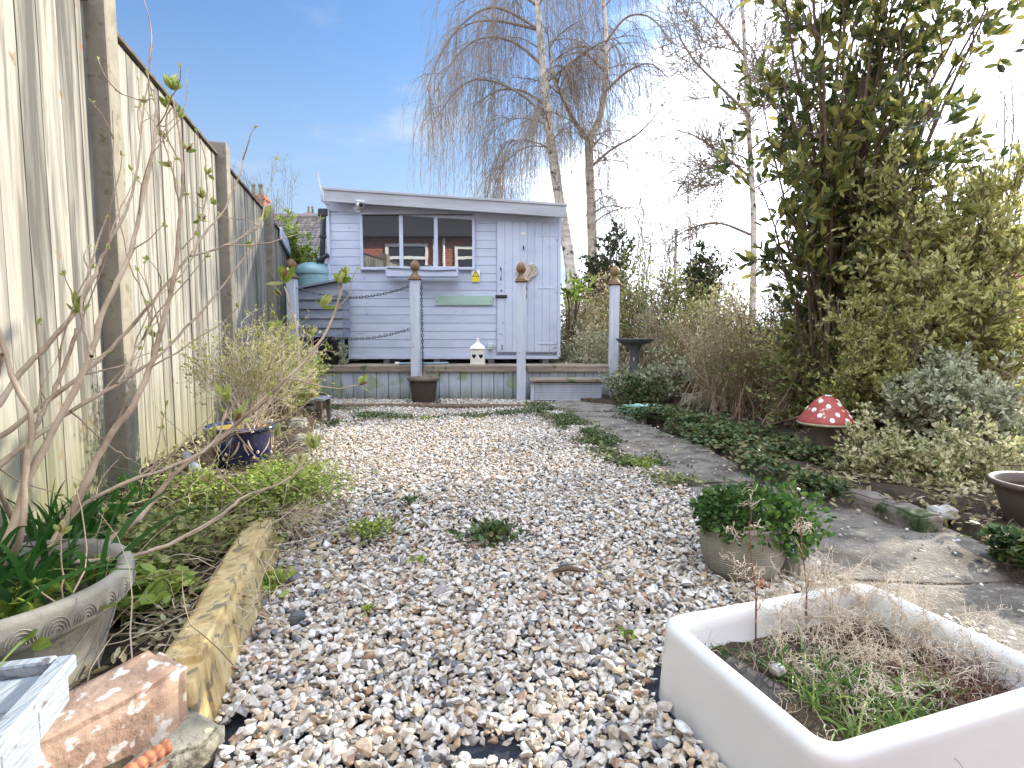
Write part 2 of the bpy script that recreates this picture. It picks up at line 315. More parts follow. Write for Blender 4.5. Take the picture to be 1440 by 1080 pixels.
M['l_ivy'] = leafmat('ivy_leaf', [(.03,.065,.02),(.07,.125,.04),(.13,.19,.065),(.24,.22,.10)], trans=.25, rough=.45)
M['l_silver'] = leafmat('silver_green_leaf', [(.20,.24,.13),(.42,.46,.30),(.70,.71,.55)], trans=.3)
M['l_lime'] = leafmat('lime_groundcover_leaf', [(.12,.19,.03),(.30,.40,.07),(.46,.54,.14)], trans=.35)
M['l_bud'] = leafmat('fresh_bud_leaf', [(.20,.30,.05),(.42,.50,.12),(.60,.62,.28)], trans=.45)
M['l_budred'] = leafmat('red_brown_bud', [(.22,.09,.06),(.40,.22,.13)], trans=.3)
M['l_mint'] = leafmat('potted_green_leaf', [(.025,.075,.015),(.06,.14,.03),(.12,.22,.05)], trans=.3)
M['grass'] = leafmat('grass_blade', [(.05,.11,.02),(.11,.20,.04),(.24,.32,.09)], trans=.35)
M['daff'] = leafmat('daffodil_blade', [(.03,.10,.02),(.06,.18,.035)], trans=.35)
M['l_brown'] = leafmat('brown_seed_stem', [(.13,.06,.04),(.26,.13,.09)], trans=.1)
M['tile'] = mat('grey_brown_roof_tile', [(.10,.09,.09),(.24,.21,.20)], scale=8, bump=.4, island=.3)
M['cloth'] = mat('turquoise_net', [(.18,.50,.45),(.55,.72,.66)], scale=16, detail=6, bump=.6)
M['concrete'] = mat('pale_block', [(.38,.37,.35),(.52,.51,.48)], scale=20, bump=.4)

def brickmat(name, c1, c2, mort, sx=1.0):
    m = bpy.data.materials.new(name); m.use_nodes = True; t = m.node_tree; b = t.nodes['Principled BSDF']
    g = nn(t, 'ShaderNodeNewGeometry'); s = nn(t, 'ShaderNodeSeparateXYZ'); cb = nn(t, 'ShaderNodeCombineXYZ')
    t.links.new(g.outputs['Position'], s.inputs[0]); t.links.new(mth(t, 'ADD', s.outputs[0], s.outputs[1]), cb.inputs[0]); t.links.new(s.outputs[2], cb.inputs[1])
    bt = nn(t, 'ShaderNodeTexBrick'); bt.inputs['Color1'].default_value = (*c1, 1); bt.inputs['Color2'].default_value = (*c2, 1); bt.inputs['Mortar'].default_value = (*mort, 1)
    bt.inputs['Scale'].default_value = 1; bt.inputs['Brick Width'].default_value = .225; bt.inputs['Row Height'].default_value = .075; bt.inputs['Mortar Size'].default_value = .006
    t.links.new(cb.outputs[0], bt.inputs['Vector']); t.links.new(bt.outputs[0], b.inputs['Base Color']); b.inputs['Roughness'].default_value = .9
    return m
M['brick'] = brickmat('red_brick', (.36,.10,.06), (.24,.07,.045), (.30,.26,.22))
def glassmat():
    m = bpy.data.materials.new('dusty_window_glass'); m.use_nodes = True; t = m.node_tree; b = t.nodes['Principled BSDF']; o = t.nodes['Material Output']
    b.inputs['Base Color'].default_value = (.012,.014,.017,1); b.inputs['Roughness'].default_value = .5
    gl = nn(t, 'ShaderNodeBsdfGlossy'); gl.inputs['Roughness'].default_value = .01; gl.inputs[0].default_value = (.95,.97,1,1)
    n = nn(t, 'ShaderNodeTexNoise'); n.inputs['Scale'].default_value = 2.2; bp = nn(t, 'ShaderNodeBump'); bp.inputs['Strength'].default_value = .05; bp.inputs['Distance'].default_value = .004
    t.links.new(n.outputs[0], bp.inputs['Height']); t.links.new(bp.outputs[0], gl.inputs['Normal'])
    ms = nn(t, 'ShaderNodeMixShader'); ms.inputs[0].default_value = .42; t.links.new(b.outputs[0], ms.inputs[1]); t.links.new(gl.outputs[0], ms.inputs[2]); t.links.new(ms.outputs[0], o.inputs[0])
    return m
M['glass'] = glassmat()
def stonesmat():
    m = bpy.data.materials.new('flint_gravel'); m.use_nodes = True; t = m.node_tree; b = t.nodes['Principled BSDF']
    g = nn(t, 'ShaderNodeNewGeometry'); rp = nn(t, 'ShaderNodeValToRGB'); rp.color_ramp.interpolation = 'CONSTANT'
    cs = [(.66,.63,.57),(.58,.52,.43),(.76,.75,.71),(.46,.39,.30),(.72,.68,.60),(.60,.56,.49),(.62,.50,.35),(.78,.78,.76),(.46,.39,.30),(.68,.63,.54),(.56,.45,.31),(.72,.72,.70),(.34,.32,.30),(.66,.58,.48),(.76,.72,.66),(.44,.29,.20),(.60,.58,.54),(.19,.20,.22),(.74,.71,.65),(.52,.48,.42)]
    e = rp.color_ramp.elements; e[0].color = (*cs[0], 1); e[1].position = 1 / 20; e[1].color = (*cs[1], 1)
    for i in range(2, 20): x = e.new(i / 20); x.color = (*cs[i], 1)
    t.links.new(g.outputs['Random Per Island'], rp.inputs[0])
    n = nn(t, 'ShaderNodeTexNoise'); n.inputs['Scale'].default_value = 90; n.inputs['Detail'].default_value = 4; t.links.new(g.outputs['Position'], n.inputs['Vector'])
    mr = nn(t, 'ShaderNodeMapRange'); mr.inputs[1].default_value = .3; mr.inputs[2].default_value = .7; mr.inputs[3].default_value = .64; mr.inputs[4].default_value = 1.14; t.links.new(n.outputs[0], mr.inputs[0])
    vm = nn(t, 'ShaderNodeVectorMath', operation='SCALE'); t.links.new(rp.outputs[0], vm.inputs[0]); t.links.new(mr.outputs[0], vm.inputs['Scale'])
    t.links.new(vm.outputs[0], b.inputs['Base Color']); b.inputs['Roughness'].default_value = .55; b.inputs['Specular IOR Level'].default_value = .35
    return m
M['stones'] = stonesmat()

# ================================================================== SETTING
def struct(name, mb, m, **k): return tag(mb.build(name, m, **k), kind='structure')
# ground as one wide sheet with gentle unevenness near the garden
mb = MB(); gx = np.concatenate([[-1500, -300, -60, -15], np.linspace(-6, 8, 40), [15, 60, 300, 1500]]); gy = np.concatenate([[-300, -60, -8], np.linspace(-3, 14, 40), [30, 80, 300, 2500]])
XX, YY = np.meshgrid(gx, gy); ZZ = -.05 + .015 * np.sin(XX * 3.1) * np.cos(YY * 2.3)
n = len(gx); idx = np.arange(len(gy) - 1)[:, None] * n + np.arange(n - 1)[None]
mb.add(np.stack([XX, YY, ZZ], -1), np.stack([idx, idx + 1, idx + n + 1, idx + n], -1).reshape(-1, 4))
struct('ground', mb, M['soil'], smooth=True)

# outlines on the ground
Lg = [G(300,1080), G(318,985), G(380,800), G(405,735), G(425,680), G(440,600), G(452,566)]        # left edge of the gravel
Rg = [G(775,566), G(800,590), G(860,632), G(935,668), G(1010,720), G(1080,775), G(1150,815)]
PR = [G(875,578), G(905,600), G(1040,655), G(1120,690), G(1300,745), G(1440,815)]                    # right edge of the path
gravel_poly = [(-.35, .55)] + [tuple(p[:2]) for p in Lg] + [(-2.35, 6.72), (.5, 6.72)] + [tuple(p[:2]) for p in Rg] + [(1.1, 1.45), (1.6, 1.0), (1.6, .55)]
mb = MB(); mb.faces([(x, y, .002) for x, y in gravel_poly], [tuple(range(len(gravel_poly)))[::-1]])
struct('weed_membrane_sheet', mb, M['membrane'])
# path: slabs with slightly different heights and rough joints
def lerp_poly(P, y):
    P = sorted([(p[1], p[0]) for p in P]); return np.interp(y, [a for a, _ in P], [b for _, b in P])
mb = MB(); ys = [6.60, 5.55, 4.45, 3.55, 2.78, 2.15, 1.62, 1.0, .5]
for i in range(len(ys) - 1):
    y1, y0 = ys[i] - .006, ys[i+1] + .006; nx, ny = 10, 8; z0 = .035 + rng.uniform(-.008, .008); tx, ty = rng.uniform(-.008, .008, 2)
    g = np.zeros((ny, nx, 3))
    for a in range(ny):
        y = y0 + (y1 - y0) * a / (ny - 1); xl = lerp_poly(Rg, y) if y > 1.5 else 1.05 + (1.5 - y) * .1; xr = lerp_poly(PR, y) if y > 1.9 else lerp_poly(PR, 1.9) + (1.9 - y) * .9
        xl += .03 * math.sin(y * 9) ; xr += .03 * math.sin(y * 7)
        for b in range(nx):
            f = b / (nx - 1); x = xl + (xr - xl) * f
            e = min(a, ny - 1 - a, b, nx - 1 - b) == 0
            g[a, b] = (x, y + (.02 * math.sin(x * 9 + i) if a in (0, ny-1) else 0), z0 + tx * f + ty * a / ny + mnoise.noise(Vector((x * 3, y * 3, i))) * .012 - (.008 if e else 0))
    V = g.reshape(-1, 3); k = (np.arange(ny-1)[:, None] * nx + np.arange(nx-1)[None]); F = np.stack([k, k+1, k+nx+1, k+nx], -1).reshape(-1, 4); mb.add(V, F)
    loop = [b for b in range(nx)] + [a*nx+nx-1 for a in range(1, ny)] + [(ny-1)*nx+b for b in range(nx-2, -1, -1)] + [a*nx for a in range(ny-2, 0, -1)]
    lo = V[loop].copy(); lo[:, 2] = -.04; n_ = len(loop); mb.add(np.concatenate([V[loop], lo]), [(j, j+n_, (j+1) % n_ + n_, (j+1) % n_) for j in range(n_)])
struct('path', mb, M['path'], smooth=False)
# raised planting soil, left and right
def fx(y): return -1.84 - .25 * (y - 2.6)          # line of the boundary fence
left_soil = [(-.55, .5), (-.63, 1.1), (-.82, 1.85), (-1.08, 2.8), (-1.30, 3.4), (-1.72, 4.8), (-2.2, 6.6), (fx(6.9)+.0, 6.7), (fx(2.6), 2.6), (fx(.3), .3), (-1.2, .3)]
def soil_patch(poly, z, name, seed):
    mb = MB(); xs_ = [p[0] for p in poly]; ys_ = [p[1] for p in poly]; st = .05
    gx = np.arange(min(xs_) - .1, max(xs_) + .15, st); gy = np.arange(min(ys_) - .1, max(ys_) + .15, st); X, Y = np.meshgrid(gx, gy)
    ins = inpoly(X, Y, poly); Z = np.array([[mnoise.noise(Vector((x*5, y*5, seed))) * .02 + mnoise.noise(Vector((x*17, y*17, seed))) * .012 for x in gx] for y in gy]) + np.where(ins, z, -.08)
    n = len(gx); idx = np.arange(len(gy)-1)[:, None] * n + np.arange(n-1)[None]; keep = (ins[:-1,:-1] | ins[1:,:-1] | ins[:-1,1:] | ins[1:,1:]).ravel()
    F = np.stack([idx, idx+1, idx+n+1, idx+n], -1).reshape(-1, 4)[keep]; mb.add(np.stack([X, Y, Z], -1), F); return struct(name, mb, M['soil'], smooth=True)
soil_patch(left_soil, .10, 'left_border_soil', 3)
right_soil = [(x + .10, y) for x, y in [tuple(p[:2]) for p in PR]] + [(2.6, 1.3), (5, 1), (5, 9), (.7, 9), (.78, 6.3)]
soil_patch(right_soil, .07, 'right_border_soil', 9)
# low hill line far off
mb = MB()
for (x0, x1, y, h) in [(-400, 500, 420, 14), (-100, 700, 520, 20)]:
    xs_ = np.linspace(x0, x1, 80); top = [h * (.6 + .35 * mnoise.noise(Vector((x * .008, y, 0))) + .08 * mnoise.noise(Vector((x * .06, y, 0)))) for x in xs_]
    for i in range(79): mb.add([(xs_[i], y, -1), (xs_[i+1], y, -1), (xs_[i+1], y + 60, top[i+1]), (xs_[i], y + 60, top[i])], [(0, 1, 2, 3)])
M['hill'] = mat('distant_woodland', [(.10,.11,.09),(.20,.20,.17)], scale=.06, detail=8, bump=0)
struct('hills', mb, M['hill'])

# ================================================================== GRAVEL (one mass of stones)
def ico(sub):
    b = bmesh.new(); bmesh.ops.create_icosphere(b, subdivisions=sub, radius=1); v = np.array([x.co for x in b.verts]); f = np.array([[q.index for q in x.verts] for x in b.faces]); b.free(); return v, f
def variants(sub, n):
    v, f = ico(sub); o = []
    for _ in range(n):
        q = v.copy()
        for _ in range(rng.integers(6, 11)):
            nrm = unit(rng.normal(size=3)); d = q @ nrm; lim = rng.uniform(.30, .72); q -= np.outer(np.maximum(d - lim, 0), nrm)
        q *= 1 + rng.normal(size=(len(q), 1)) * .03; o.append(q)
    return o, f
def stones(pts, size, sub, nv=14, flat=(.4, .75)):
    vs_, f = variants(sub, nv); n = len(pts); k = rng.integers(0, nv, n); V = np.array(vs_)[k]
    sc_ = size[:, None] * np.stack([rng.uniform(.8, 1.35, n), rng.uniform(.6, 1.0, n), rng.uniform(*flat, n)], 1) / 2
    V = V * sc_[:, None, :]; a = rng.uniform(0, 6.28, n); t = rng.normal(0, .38, (n, 2))
    ca, sa = np.cos(a)[:, None], np.sin(a)[:, None]; x, y, z = V[..., 0], V[..., 1], V[..., 2]
    c, s = np.cos(t[:, :1]), np.sin(t[:, :1]); y, z = y * c - z * s, y * s + z * c; c, s = np.cos(t[:, 1:]), np.sin(t[:, 1:]); x, z = x * c + z * s, -x * s + z * c
    V = np.stack([x * ca - y * sa, x * sa + y * ca, z], -1) + pts[:, None, :]
    return V.reshape(-1, 3), (np.arange(n)[:, None, None] * vs_[0].shape[0] + f[None]).reshape(-1, 3)
holes = [(G(690,1062), .075, .032), (G(455,968), .045, .016), (G(385,745), .03, .02), (G(548,908), .035, .012), (G(330,1040), .03, .05), (G(930,950), .03, .03)]
def scatter(poly, y0, y1, step, zj, jitter=.7):
    xs_ = [p[0] for p in poly]; gx = np.arange(min(xs_), max(xs_), step); gy = np.arange(y0, y1, step); X, Y = np.meshgrid(gx, gy)
    X = X + rng.uniform(-jitter, jitter, X.shape) * step; Y = Y + rng.uniform(-jitter, jitter, Y.shape) * step; X, Y = X.ravel(), Y.ravel(); k = inpoly(X, Y, poly)
    X, Y = X[k], Y[k]; k = np.ones(len(X), bool)
    for c, a, b in holes: k &= ((X - c[0]) / a) ** 2 + ((Y - c[1]) / b) ** 2 > rng.uniform(.6, 1.2, len(X))
    k &= ~inpoly(X, Y, sink_hole)
    X, Y = X[k], Y[k]; return np.stack([X, Y, zj[0] + rng.uniform(0, zj[1], len(X))], 1)
SA, SB, SC_ = G(923,866,.17)[:2], G(1180,1066,.17)[:2], G(1213,814,.17)[:2]
SD = SB + (SC_ - SA)
sink_hole = [tuple(SA - (SC_ - SA) * .045 - (SB-SA)*.05), tuple(SB - (SC_ - SA) * .05 + (SB-SA)*.05), tuple(SD), tuple(SC_)]
mb = MB()
def und(p): return p + np.stack([np.zeros(len(p)), np.zeros(len(p)), .012 * np.sin(p[:, 0] * 4.3 + 1) * np.cos(p[:, 1] * 3.1)], 1)
for (y0, y1, st, s0, s1, sub) in [(.55, 1.9, .0125, .012, .031, 2), (1.9, 3.4, .0155, .014, .034, 1), (3.4, 6.72, .019, .018, .036, 1)]:
    for lay in range(3):
        p = scatter(gravel_poly, y0, y1, st * (1.2, 1.35, 1.6)[lay], (.006 + .008 * lay, .010)); p = und(p); sz = s0 + (s1 - s0) * rng.random(len(p)) ** 1.7 + .003
        v, f = stones(p, sz, sub); mb.add(v, f)
p = scatter(gravel_poly, .6, 3.0, .10, (.03, .004)); v, f = stones(p, rng.uniform(.034, .05, len(p)), 2); mb.add(v, f)
tag(mb.build('gravel', M['stones']), 'loose white, cream, tan and grey flint gravel covering the middle of the garden', 'gravel', kind='stuff')
# loose chips kicked onto the path
path_poly = [tuple(p[:2]) for p in Rg] + [(1.2, 1.2), (2.4, 1.2)] + [tuple(p[:2]) for p in PR[::-1]]
p = scatter(path_poly, 1.2, 5.5, .025, (.048, .004), 1.2); k = rng.random(len(p)) < .045 + .5 * (mnoise_arr := np.array([mnoise.noise(Vector((a*2.2, b*2.2, 3))) for a, b, _ in p])).clip(0, 1)
mb = MB(); v, f = stones(p[k], rng.uniform(.008, .026, k.sum()), 1); mb.add(v, f)
tag(mb.build('scattered_chippings', M['stones']), 'sparse pale chippings scattered over the worn concrete path', 'chippings', kind='stuff')

# ================================================================== GARDEN SHED
SY = 7.3
def S(px, py, Y=SY): return W(px, py, Y)
def sx(px, Y=SY): return W(px, 400, Y)[0]
def sz(py, Y=SY): return W(720, py, Y)[2]
x0, x1 = sx(463), sx(787); zb = sz(500)
shed = thing('garden_shed', 'pale lilac painted timber shed with a sloping roof at the end of the garden', 'shed', ((x0+x1)/2, SY+1.1, sz(508)))
zl, zr = sz(278), sz(298)
mb = MB(); yb = SY + 2.3
v = [(x0, SY+.02, zb), (x1, SY+.02, zb), (x1, SY+.02, zr), (x0, SY+.02, zl), (x0, yb, zb), (x1, yb, zb), (x1, yb, zr), (x0, yb, zl)]
mb.faces(v, [(0,1,2,3)[::-1], (5,4,7,6)[::-1], (1,5,6,2)[::-1], (4,0,3,7)[::-1], (3,2,6,7)[::-1]])
wall = mb.build('wall', M['shed'], shed)
wx0, wx1, wz0, wz1 = sx(512), sx(664.5), sz(376), sz(303)
dx0, dx1, dz0, dz1 = sx(699), sx(784), sz(495), sz(311)
def rooftop(x): return zl + (zr - zl) * (x - x0) / (x1 - x0)
mb = MB(); rows = 19; bh = (zl - zb) / rows
for i in range(rows):
    a, b = zb + i * bh, zb + (i + 1) * bh - .004; iv = [(x0 + .03, x1 - .03)]
    def cut(iv, c, d):
        o = []
        for p, q in iv:
            if d <= p or c >= q: o.append((p, q)); continue
            if c > p: o.append((p, c))
            if d < q: o.append((d, q))
        return o
    if b > wz0 - .01 and a < wz1: iv = cut(iv, wx0 - .03, wx1 + .03)
    if a < dz1 + .02: iv = cut(iv, dx0 - .01, x1)
    for p, q in iv:
        if b > zr - .05:
            xm = x0 + (zl - b - .0) / (zl - zr) * (x1 - x0); q = min(q, xm)
            if q <= p: continue
        v = [(p, SY+.018, a), (p, SY-.000, a), (p, SY+.004, b), (p, SY+.018, b), (q, SY+.018, a), (q, SY-.000, a), (q, SY+.004, b), (q, SY+.018, b)]
        mb.add(v, [(0,1,5,4), (1,2,6,5), (2,3,7,6), (0,3,2,1), (4,5,6,7)])
mb.build('siding', M['shed'], shed)
mb = MB()
mb.box((x0-.012, SY-.022, zb-.02), (x0+.03, SY+.03, zl-.01)); mb.box((x1-.03, SY-.022, zb-.02), (x1+.012, SY+.03, zr-.01))
mb.box((x0, SY-.016, zb-.045), (x1, SY+.03, zb-.002))
mb.build('corner_trim', M['shed_trim'], shed, bevel=.003)
# frieze board following the roof slope
def sloped(mb, xa, xb, ya, yb_, za, zb_, h):
    mb.faces([(xa,ya,za-h),(xb,ya,zb_-h),(xb,ya,zb_),(xa,ya,za),(xa,yb_,za-h),(xb,yb_,zb_-h),(xb,yb_,zb_),(xa,yb_,za)], [(0,1,2,3),(5,4,7,6),(0,4,5,1),(3,2,6,7),(0,3,7,4),(1,5,6,2)])
mb = MB(); sloped(mb, x0+.032, x1-.032, SY-.020, SY+.02, zl-.02, zr-.02, .15); mb.build('frieze_board', M['shed_trim'], shed, bevel=.003)
Yr = SY - .20; ra, rb = W(455, 265, Yr), W(796, 288, Yr)
mb = MB(); sloped(mb, ra[0]+.02, rb[0]-.02, Yr+.03, yb+.15, ra[2]-.015, rb[2]-.015, .06); roof = mb.build('roof', M['felt'], shed)
mb = MB(); sloped(mb, ra[0], rb[0], Yr, Yr+.028, ra[2], rb[2], .155); mb.build('fascia_board', M['fascia'], shed, bevel=.004)
mb = MB(); sloped(mb, ra[0]-.01, rb[0]+.015, Yr-.014, Yr+.05, ra[2]+.014, rb[2]+.014, .03); mb.build('roof_edge_trim', M['fascia'], shed, bevel=.003)
mb = MB()
for px in (470, 540, 612, 690, 768): mb.box((sx(px)-.04, SY+.06, sz(515)), (sx(px)+.04, SY+2.2, zb-.046))
mb.build('floor_bearer', M['shed_trim'], shed, bevel=.004)
# window: frame, mullions, three panes, each pane its own part
mb = MB(); f = .035; yf, ybk = SY-.026, SY+.03
xm = [sx(565.5), sx(614)]
mb.box((wx0-f, yf, wz1), (wx1+f, ybk, wz1+f)); mb.box((wx0-f, yf-.01, wz0-f), (wx1+f, ybk, wz0)); mb.box((wx0-f, yf, wz0), (wx0, ybk, wz1)); mb.box((wx1, yf, wz0), (wx1+f, ybk, wz1))
for x in xm: mb.box((x-.024, yf+.002, wz0), (x+.024, ybk, wz1))
win = mb.build('window', M['shed_trim'], shed, bevel=.003)
xs_ = [wx0, xm[0]-.024, xm[0]+.024, xm[1]-.024, xm[1]+.024, wx1]
for i in range(3):
    mb = MB(); a, b = xs_[2*i], xs_[2*i+1]; mb.box((a, SY-.012, wz0), (b, SY-.008, wz1))
    mb.build('pane', M['glass'], win)
mb = MB(); mb.box((wx0-.01, yf-.006, wz1-.004), (wx1+.01, yf, wz1+.008)); mb.build('window_bead', M['black'], win)
# window box
mb = MB(); bx0, bx1 = sx(543, SY-.15), sx(644, SY-.15); zt, zo = sz(375, SY-.15), sz(389, SY-.15)
mb.box((bx0, SY-.17, zo), (bx1, SY-.15, zt)); mb.box((bx0, SY-.15, zo), (bx0+.018, SY-.03, zt)); mb.box((bx1-.018, SY-.15, zo), (bx1, SY-.03, zt)); mb.box((bx0+.019, SY-.149, zo+.001), (bx1-.019, SY-.03, zo+.02))
wb = mb.build('window_box', M['shed_trim'], shed, bevel=.003)
mb = MB(); mb.tube([(bx0+.02, SY-.18, zt-.02), (bx0+.3, SY-.185, zt-.035), (bx0+.6, SY-.18, zt-.055), (bx1-.02, SY-.18, zt-.045)], .006, 5); mb.build('cable', M['black'], wb)
# door
mb = MB(); nb = 8; bw = (dx1 - dx0 - .012) / nb
for i in range(nb):
    a = dx0 + .006 + i * bw; mb.box((a + .0008, SY-.030, dz0), (a + bw - .0008, SY+.0, dz1 - .004 - .02 * i / nb))
door = mb.build('door', M['shed'], shed, bevel=.003)
mb = MB(); mb.box((dx0-.006, SY-.014, dz0-.01), (dx1+.004, SY+.004, dz1+.004)); mb.build('door_backing', M['shed_trim'], door)  # trim-painted backing board behind the door boards
def small(name, m, fn, parent, **k): mb = MB(); fn(mb); return mb.build(name, m, parent, **k)
yd = SY - .030
def hinge(z, ln):
    def f(mb):
        mb.box((dx1-.05-ln, yd-.006, z-.012), (dx1-.03, yd-.001, z+.012)); mb.box((dx1-.032, yd-.008, z-.055), (dx1-.012, yd-.001, z+.055)); mb.tube([(dx1-.012, yd-.006, z-.05), (dx1-.012, yd-.006, z+.05)], .008, 8)
    return f
for z in (sz(332), sz(405), sz(483)): small('hinge', M['shed_trim'], hinge(z, .2), door, bevel=.0015)
for (px, py) in ((704, 385), (739.5, 411)):
    c = S(px, py, yd)
    small('handle', M['black'], lambda mb: mb.tube([(c[0], yd, c[2]+.075), (c[0]+.004, yd-.03, c[2]+.06), (c[0]+.01, yd-.04, c[2]), (c[0]+.004, yd-.03, c[2]-.06), (c[0], yd, c[2]-.075)], .008, 8), door)
c = S(705, 417, yd)
small('bolt', M['black'], lambda mb: (mb.box((c[0]-.075, yd-.008, c[2]-.02), (c[0]+.075, yd-.001, c[2]+.02)), mb.tube([(c[0]-.08, yd-.018, c[2]), (c[0]+.07, yd-.018, c[2])], .009, 8), mb.box((c[0]-.03, yd-.028, c[2]-.012), (c[0]-.015, yd-.009, c[2]+.012))), door)
c2 = S(705, 409, yd); small('keyhole', M['black'], lambda mb: mb.lathe((0, 0, 0), [(0.001, 0), (.012, 0)], 10) or None, door) if False else None
def kd(mb):
    a = np.arange(12) / 12 * 6.283; mb.faces([(c2[0]+math.cos(t)*.012, yd-.002, c2[2]+math.sin(t)*.014) for t in a], [tuple(range(12))])
small('keyhole', M['black'], kd, door)
c3 = S(736, 328, yd); small('note', M['white'], lambda mb: mb.box((c3[0]-.03, yd-.004, c3[2]-.018), (c3[0]+.03, yd-.001, c3[2]+.018)), door)
c4 = S(736.5, 349, yd); small('hook', M['black'], lambda mb: mb.tube([(c4[0], yd-.002, c4[2]+.03), (c4[0]-.004, yd-.02, c4[2]), (c4[0]+.002, yd-.01, c4[2]-.025)], .007, 7), door)
c5 = S(706, 489, yd); small('latch_pin', M['black'], lambda mb: mb.tube([(c5[0], yd-.006, c5[2]+.04), (c5[0], yd-.006, c5[2]-.03)], .005, 6), door)
# yellow electrical warning sign with a black triangle and exclamation mark
ws = S(669, 388, SY-.014); sg = thing('warning_sign', 'small yellow and white rectangular warning sign with a black triangle fixed beside the shed door', 'sign', (ws[0], SY-.016, ws[2]))
M['yellow'] = plain('sign_yellow', (.72,.60,.05), rough=.4); M['ink'] = plain('sign_ink', (.02,.02,.02), rough=.5)
X, Z = ws[0], ws[2]; hw, hh = .054, .078
small('backing', M['white'], lambda mb: mb.box((X-hw, SY-.018, Z-hh), (X+hw, SY-.012, Z+hh)), sg, bevel=.001)
def tri(mb, s, y, zc): mb.faces([(X-s, y, zc-s*.85), (X+s, y, zc-s*.85), (X, y, zc+s*.95)], [(0,1,2)])
small('lower_panel', M['yellow'], lambda mb: mb.box((X-hw+.004, SY-.0195, Z-hh+.004), (X+hw-.004, SY-.0181, Z-.006)), sg)
small('triangle_border', M['ink'], lambda mb: tri(mb, .048, SY-.0200, Z+.032), sg)
small('triangle', M['yellow'], lambda mb: tri(mb, .036, SY-.0208, Z+.030), sg)
small('exclamation_mark', M['ink'], lambda mb: (mb.box((X-.0035, SY-.0225, Z+.024), (X+.0035, SY-.0212, Z+.047)), mb.box((X-.0035, SY-.0225, Z+.011), (X+.0035, SY-.0212, Z+.018))), sg)
# faded green plaque
gp = S(653, 422); M['plaque'] = mat('faded_green_board', [(.30,.45,.36),(.40,.55,.45)], scale=6, detail=6, stretch=(.6,1,3), bump=.2)
pl = small('name_plaque', M['plaque'], lambda mb: mb.box((sx(612), SY-.022, sz(429)), (sx(693), SY-.011, sz(416))), None, bevel=.002)
tag(pl, 'blank faded green horizontal board screwed to the shed wall left of the door', 'plaque')
for px in (615.5, 690): small('screw', M['black'], lambda mb: mb.box((sx(px)-.006, SY-.024, sz(424)-.006), (sx(px)+.006, SY-.0221, sz(424)+.006)), pl)
# outdoor socket
so_ = S(689.5, 487); tag(small('outdoor_socket', M['l_silver'] if False else plain('pale_grey_plastic', (.55,.62,.60), rough=.4), lambda mb: (mb.box((so_[0]-.032, SY-.06, so_[2]-.038), (so_[0]+.032, SY-.008, so_[2]+.038)), mb.box((so_[0]-.028, SY-.068, so_[2]-.01), (so_[0]+.028, SY-.0605, so_[2]+.034))), None, bevel=.006), 'small pale grey outdoor socket low on the shed wall by the door', 'socket')
# wicker heart on the door
hc = S(740.5, 383, SY-.05); ht = thing('heart_wreath', 'pale woven wicker heart hanging on the shed door', 'wreath', (hc[0], SY-.05, hc[2]))
mb = MB(); a = np.linspace(0, 2*np.pi, 60)
for k in range(26):
    r = rng.uniform(.12, 1.08); ph = rng.uniform(0, 6.28, 3)
    xx = 16*np.sin(a)**3 / 17 * .130 * r + .012*np.sin(a*rng.integers(5, 12)+ph[0]); zz = (13*np.cos(a)-5*np.cos(2*a)-2*np.cos(3*a)-np.cos(4*a)) / 17 * .130 * r + .012*np.sin(a*rng.integers(5, 12)+ph[1]); yy = -.012*np.abs(np.sin(a*3+ph[2]))
    mb.tube(np.stack([hc[0]+xx, SY-.045+yy, hc[2]+zz], 1), .0045, 4)
mb.build('woven_heart', M['drypale'], ht)
small('hanging_loop', M['black'], lambda mb: mb.tube([(hc[0], SY-.045, hc[2]+.05), (hc[0]-.01, SY-.04, hc[2]+.16)], .002, 4), ht)
# CCTV camera
cc = S(507, 291); ct = thing('security_camera', 'white bullet security camera under the shed roof above the window', 'camera', (cc[0], SY-.02, cc[2]))
def cyl_y(mb, c, r, y0_, y1_, n=16):
    a = np.arange(n)/n*6.283; v = [(c[0]+math.cos(t)*r, y, c[2]+math.sin(t)*r) for y in (y0_, y1_) for t in a]; mb.faces(v, [(i, (i+1)%n, n+(i+1)%n, n+i) for i in range(n)] + [tuple(range(n))[::-1], tuple(range(n, 2*n))])
small('wall_mount', M['white'], lambda mb: (cyl_y(mb, (cc[0]-.02, 0, cc[2]-.045), .035, SY-.05, SY-.012), mb.tube([(cc[0]-.02, SY-.045, cc[2]-.045), (cc[0]-.01, SY-.12, cc[2]-.01)], .014, 8)), ct)
p, q = np.array((cc[0]-.045, SY-.06, cc[2]+.05)), np.array((cc[0]+.07, SY-.24, cc[2]-.03))
small('housing', M['white'], lambda mb: mb.tube([p, q], .034, 14), ct, bevel=.004)
small('sunshield', M['white'], lambda mb: mb.bar(p + (0,0,.036), q + (.012,-.015,.034), .085, .008), ct)
small('lens', M['blackplastic'], lambda mb: mb.tube([q, q + (q-p)*.05], .026, 14), ct)
small('junction_box', M['white'], lambda mb: cyl_y(mb, (cc[0]-.045, 0, cc[2]-.035), .022, SY-.09, SY-.05), ct)
# leaning aerial pole at the left roof corner
a1, a2, a3 = W(447, 243, 7.25), W(453, 282, 7.2), W(463, 290, 7.22)
tag(small('aerial_rod', M['concrete'], lambda mb: mb.tube([a1, (a1+a2)/2, a2, a3], [.006, .010, .014, .012], 6), None), 'thin pale rod leaning up from the left corner of the shed roof', 'rod')

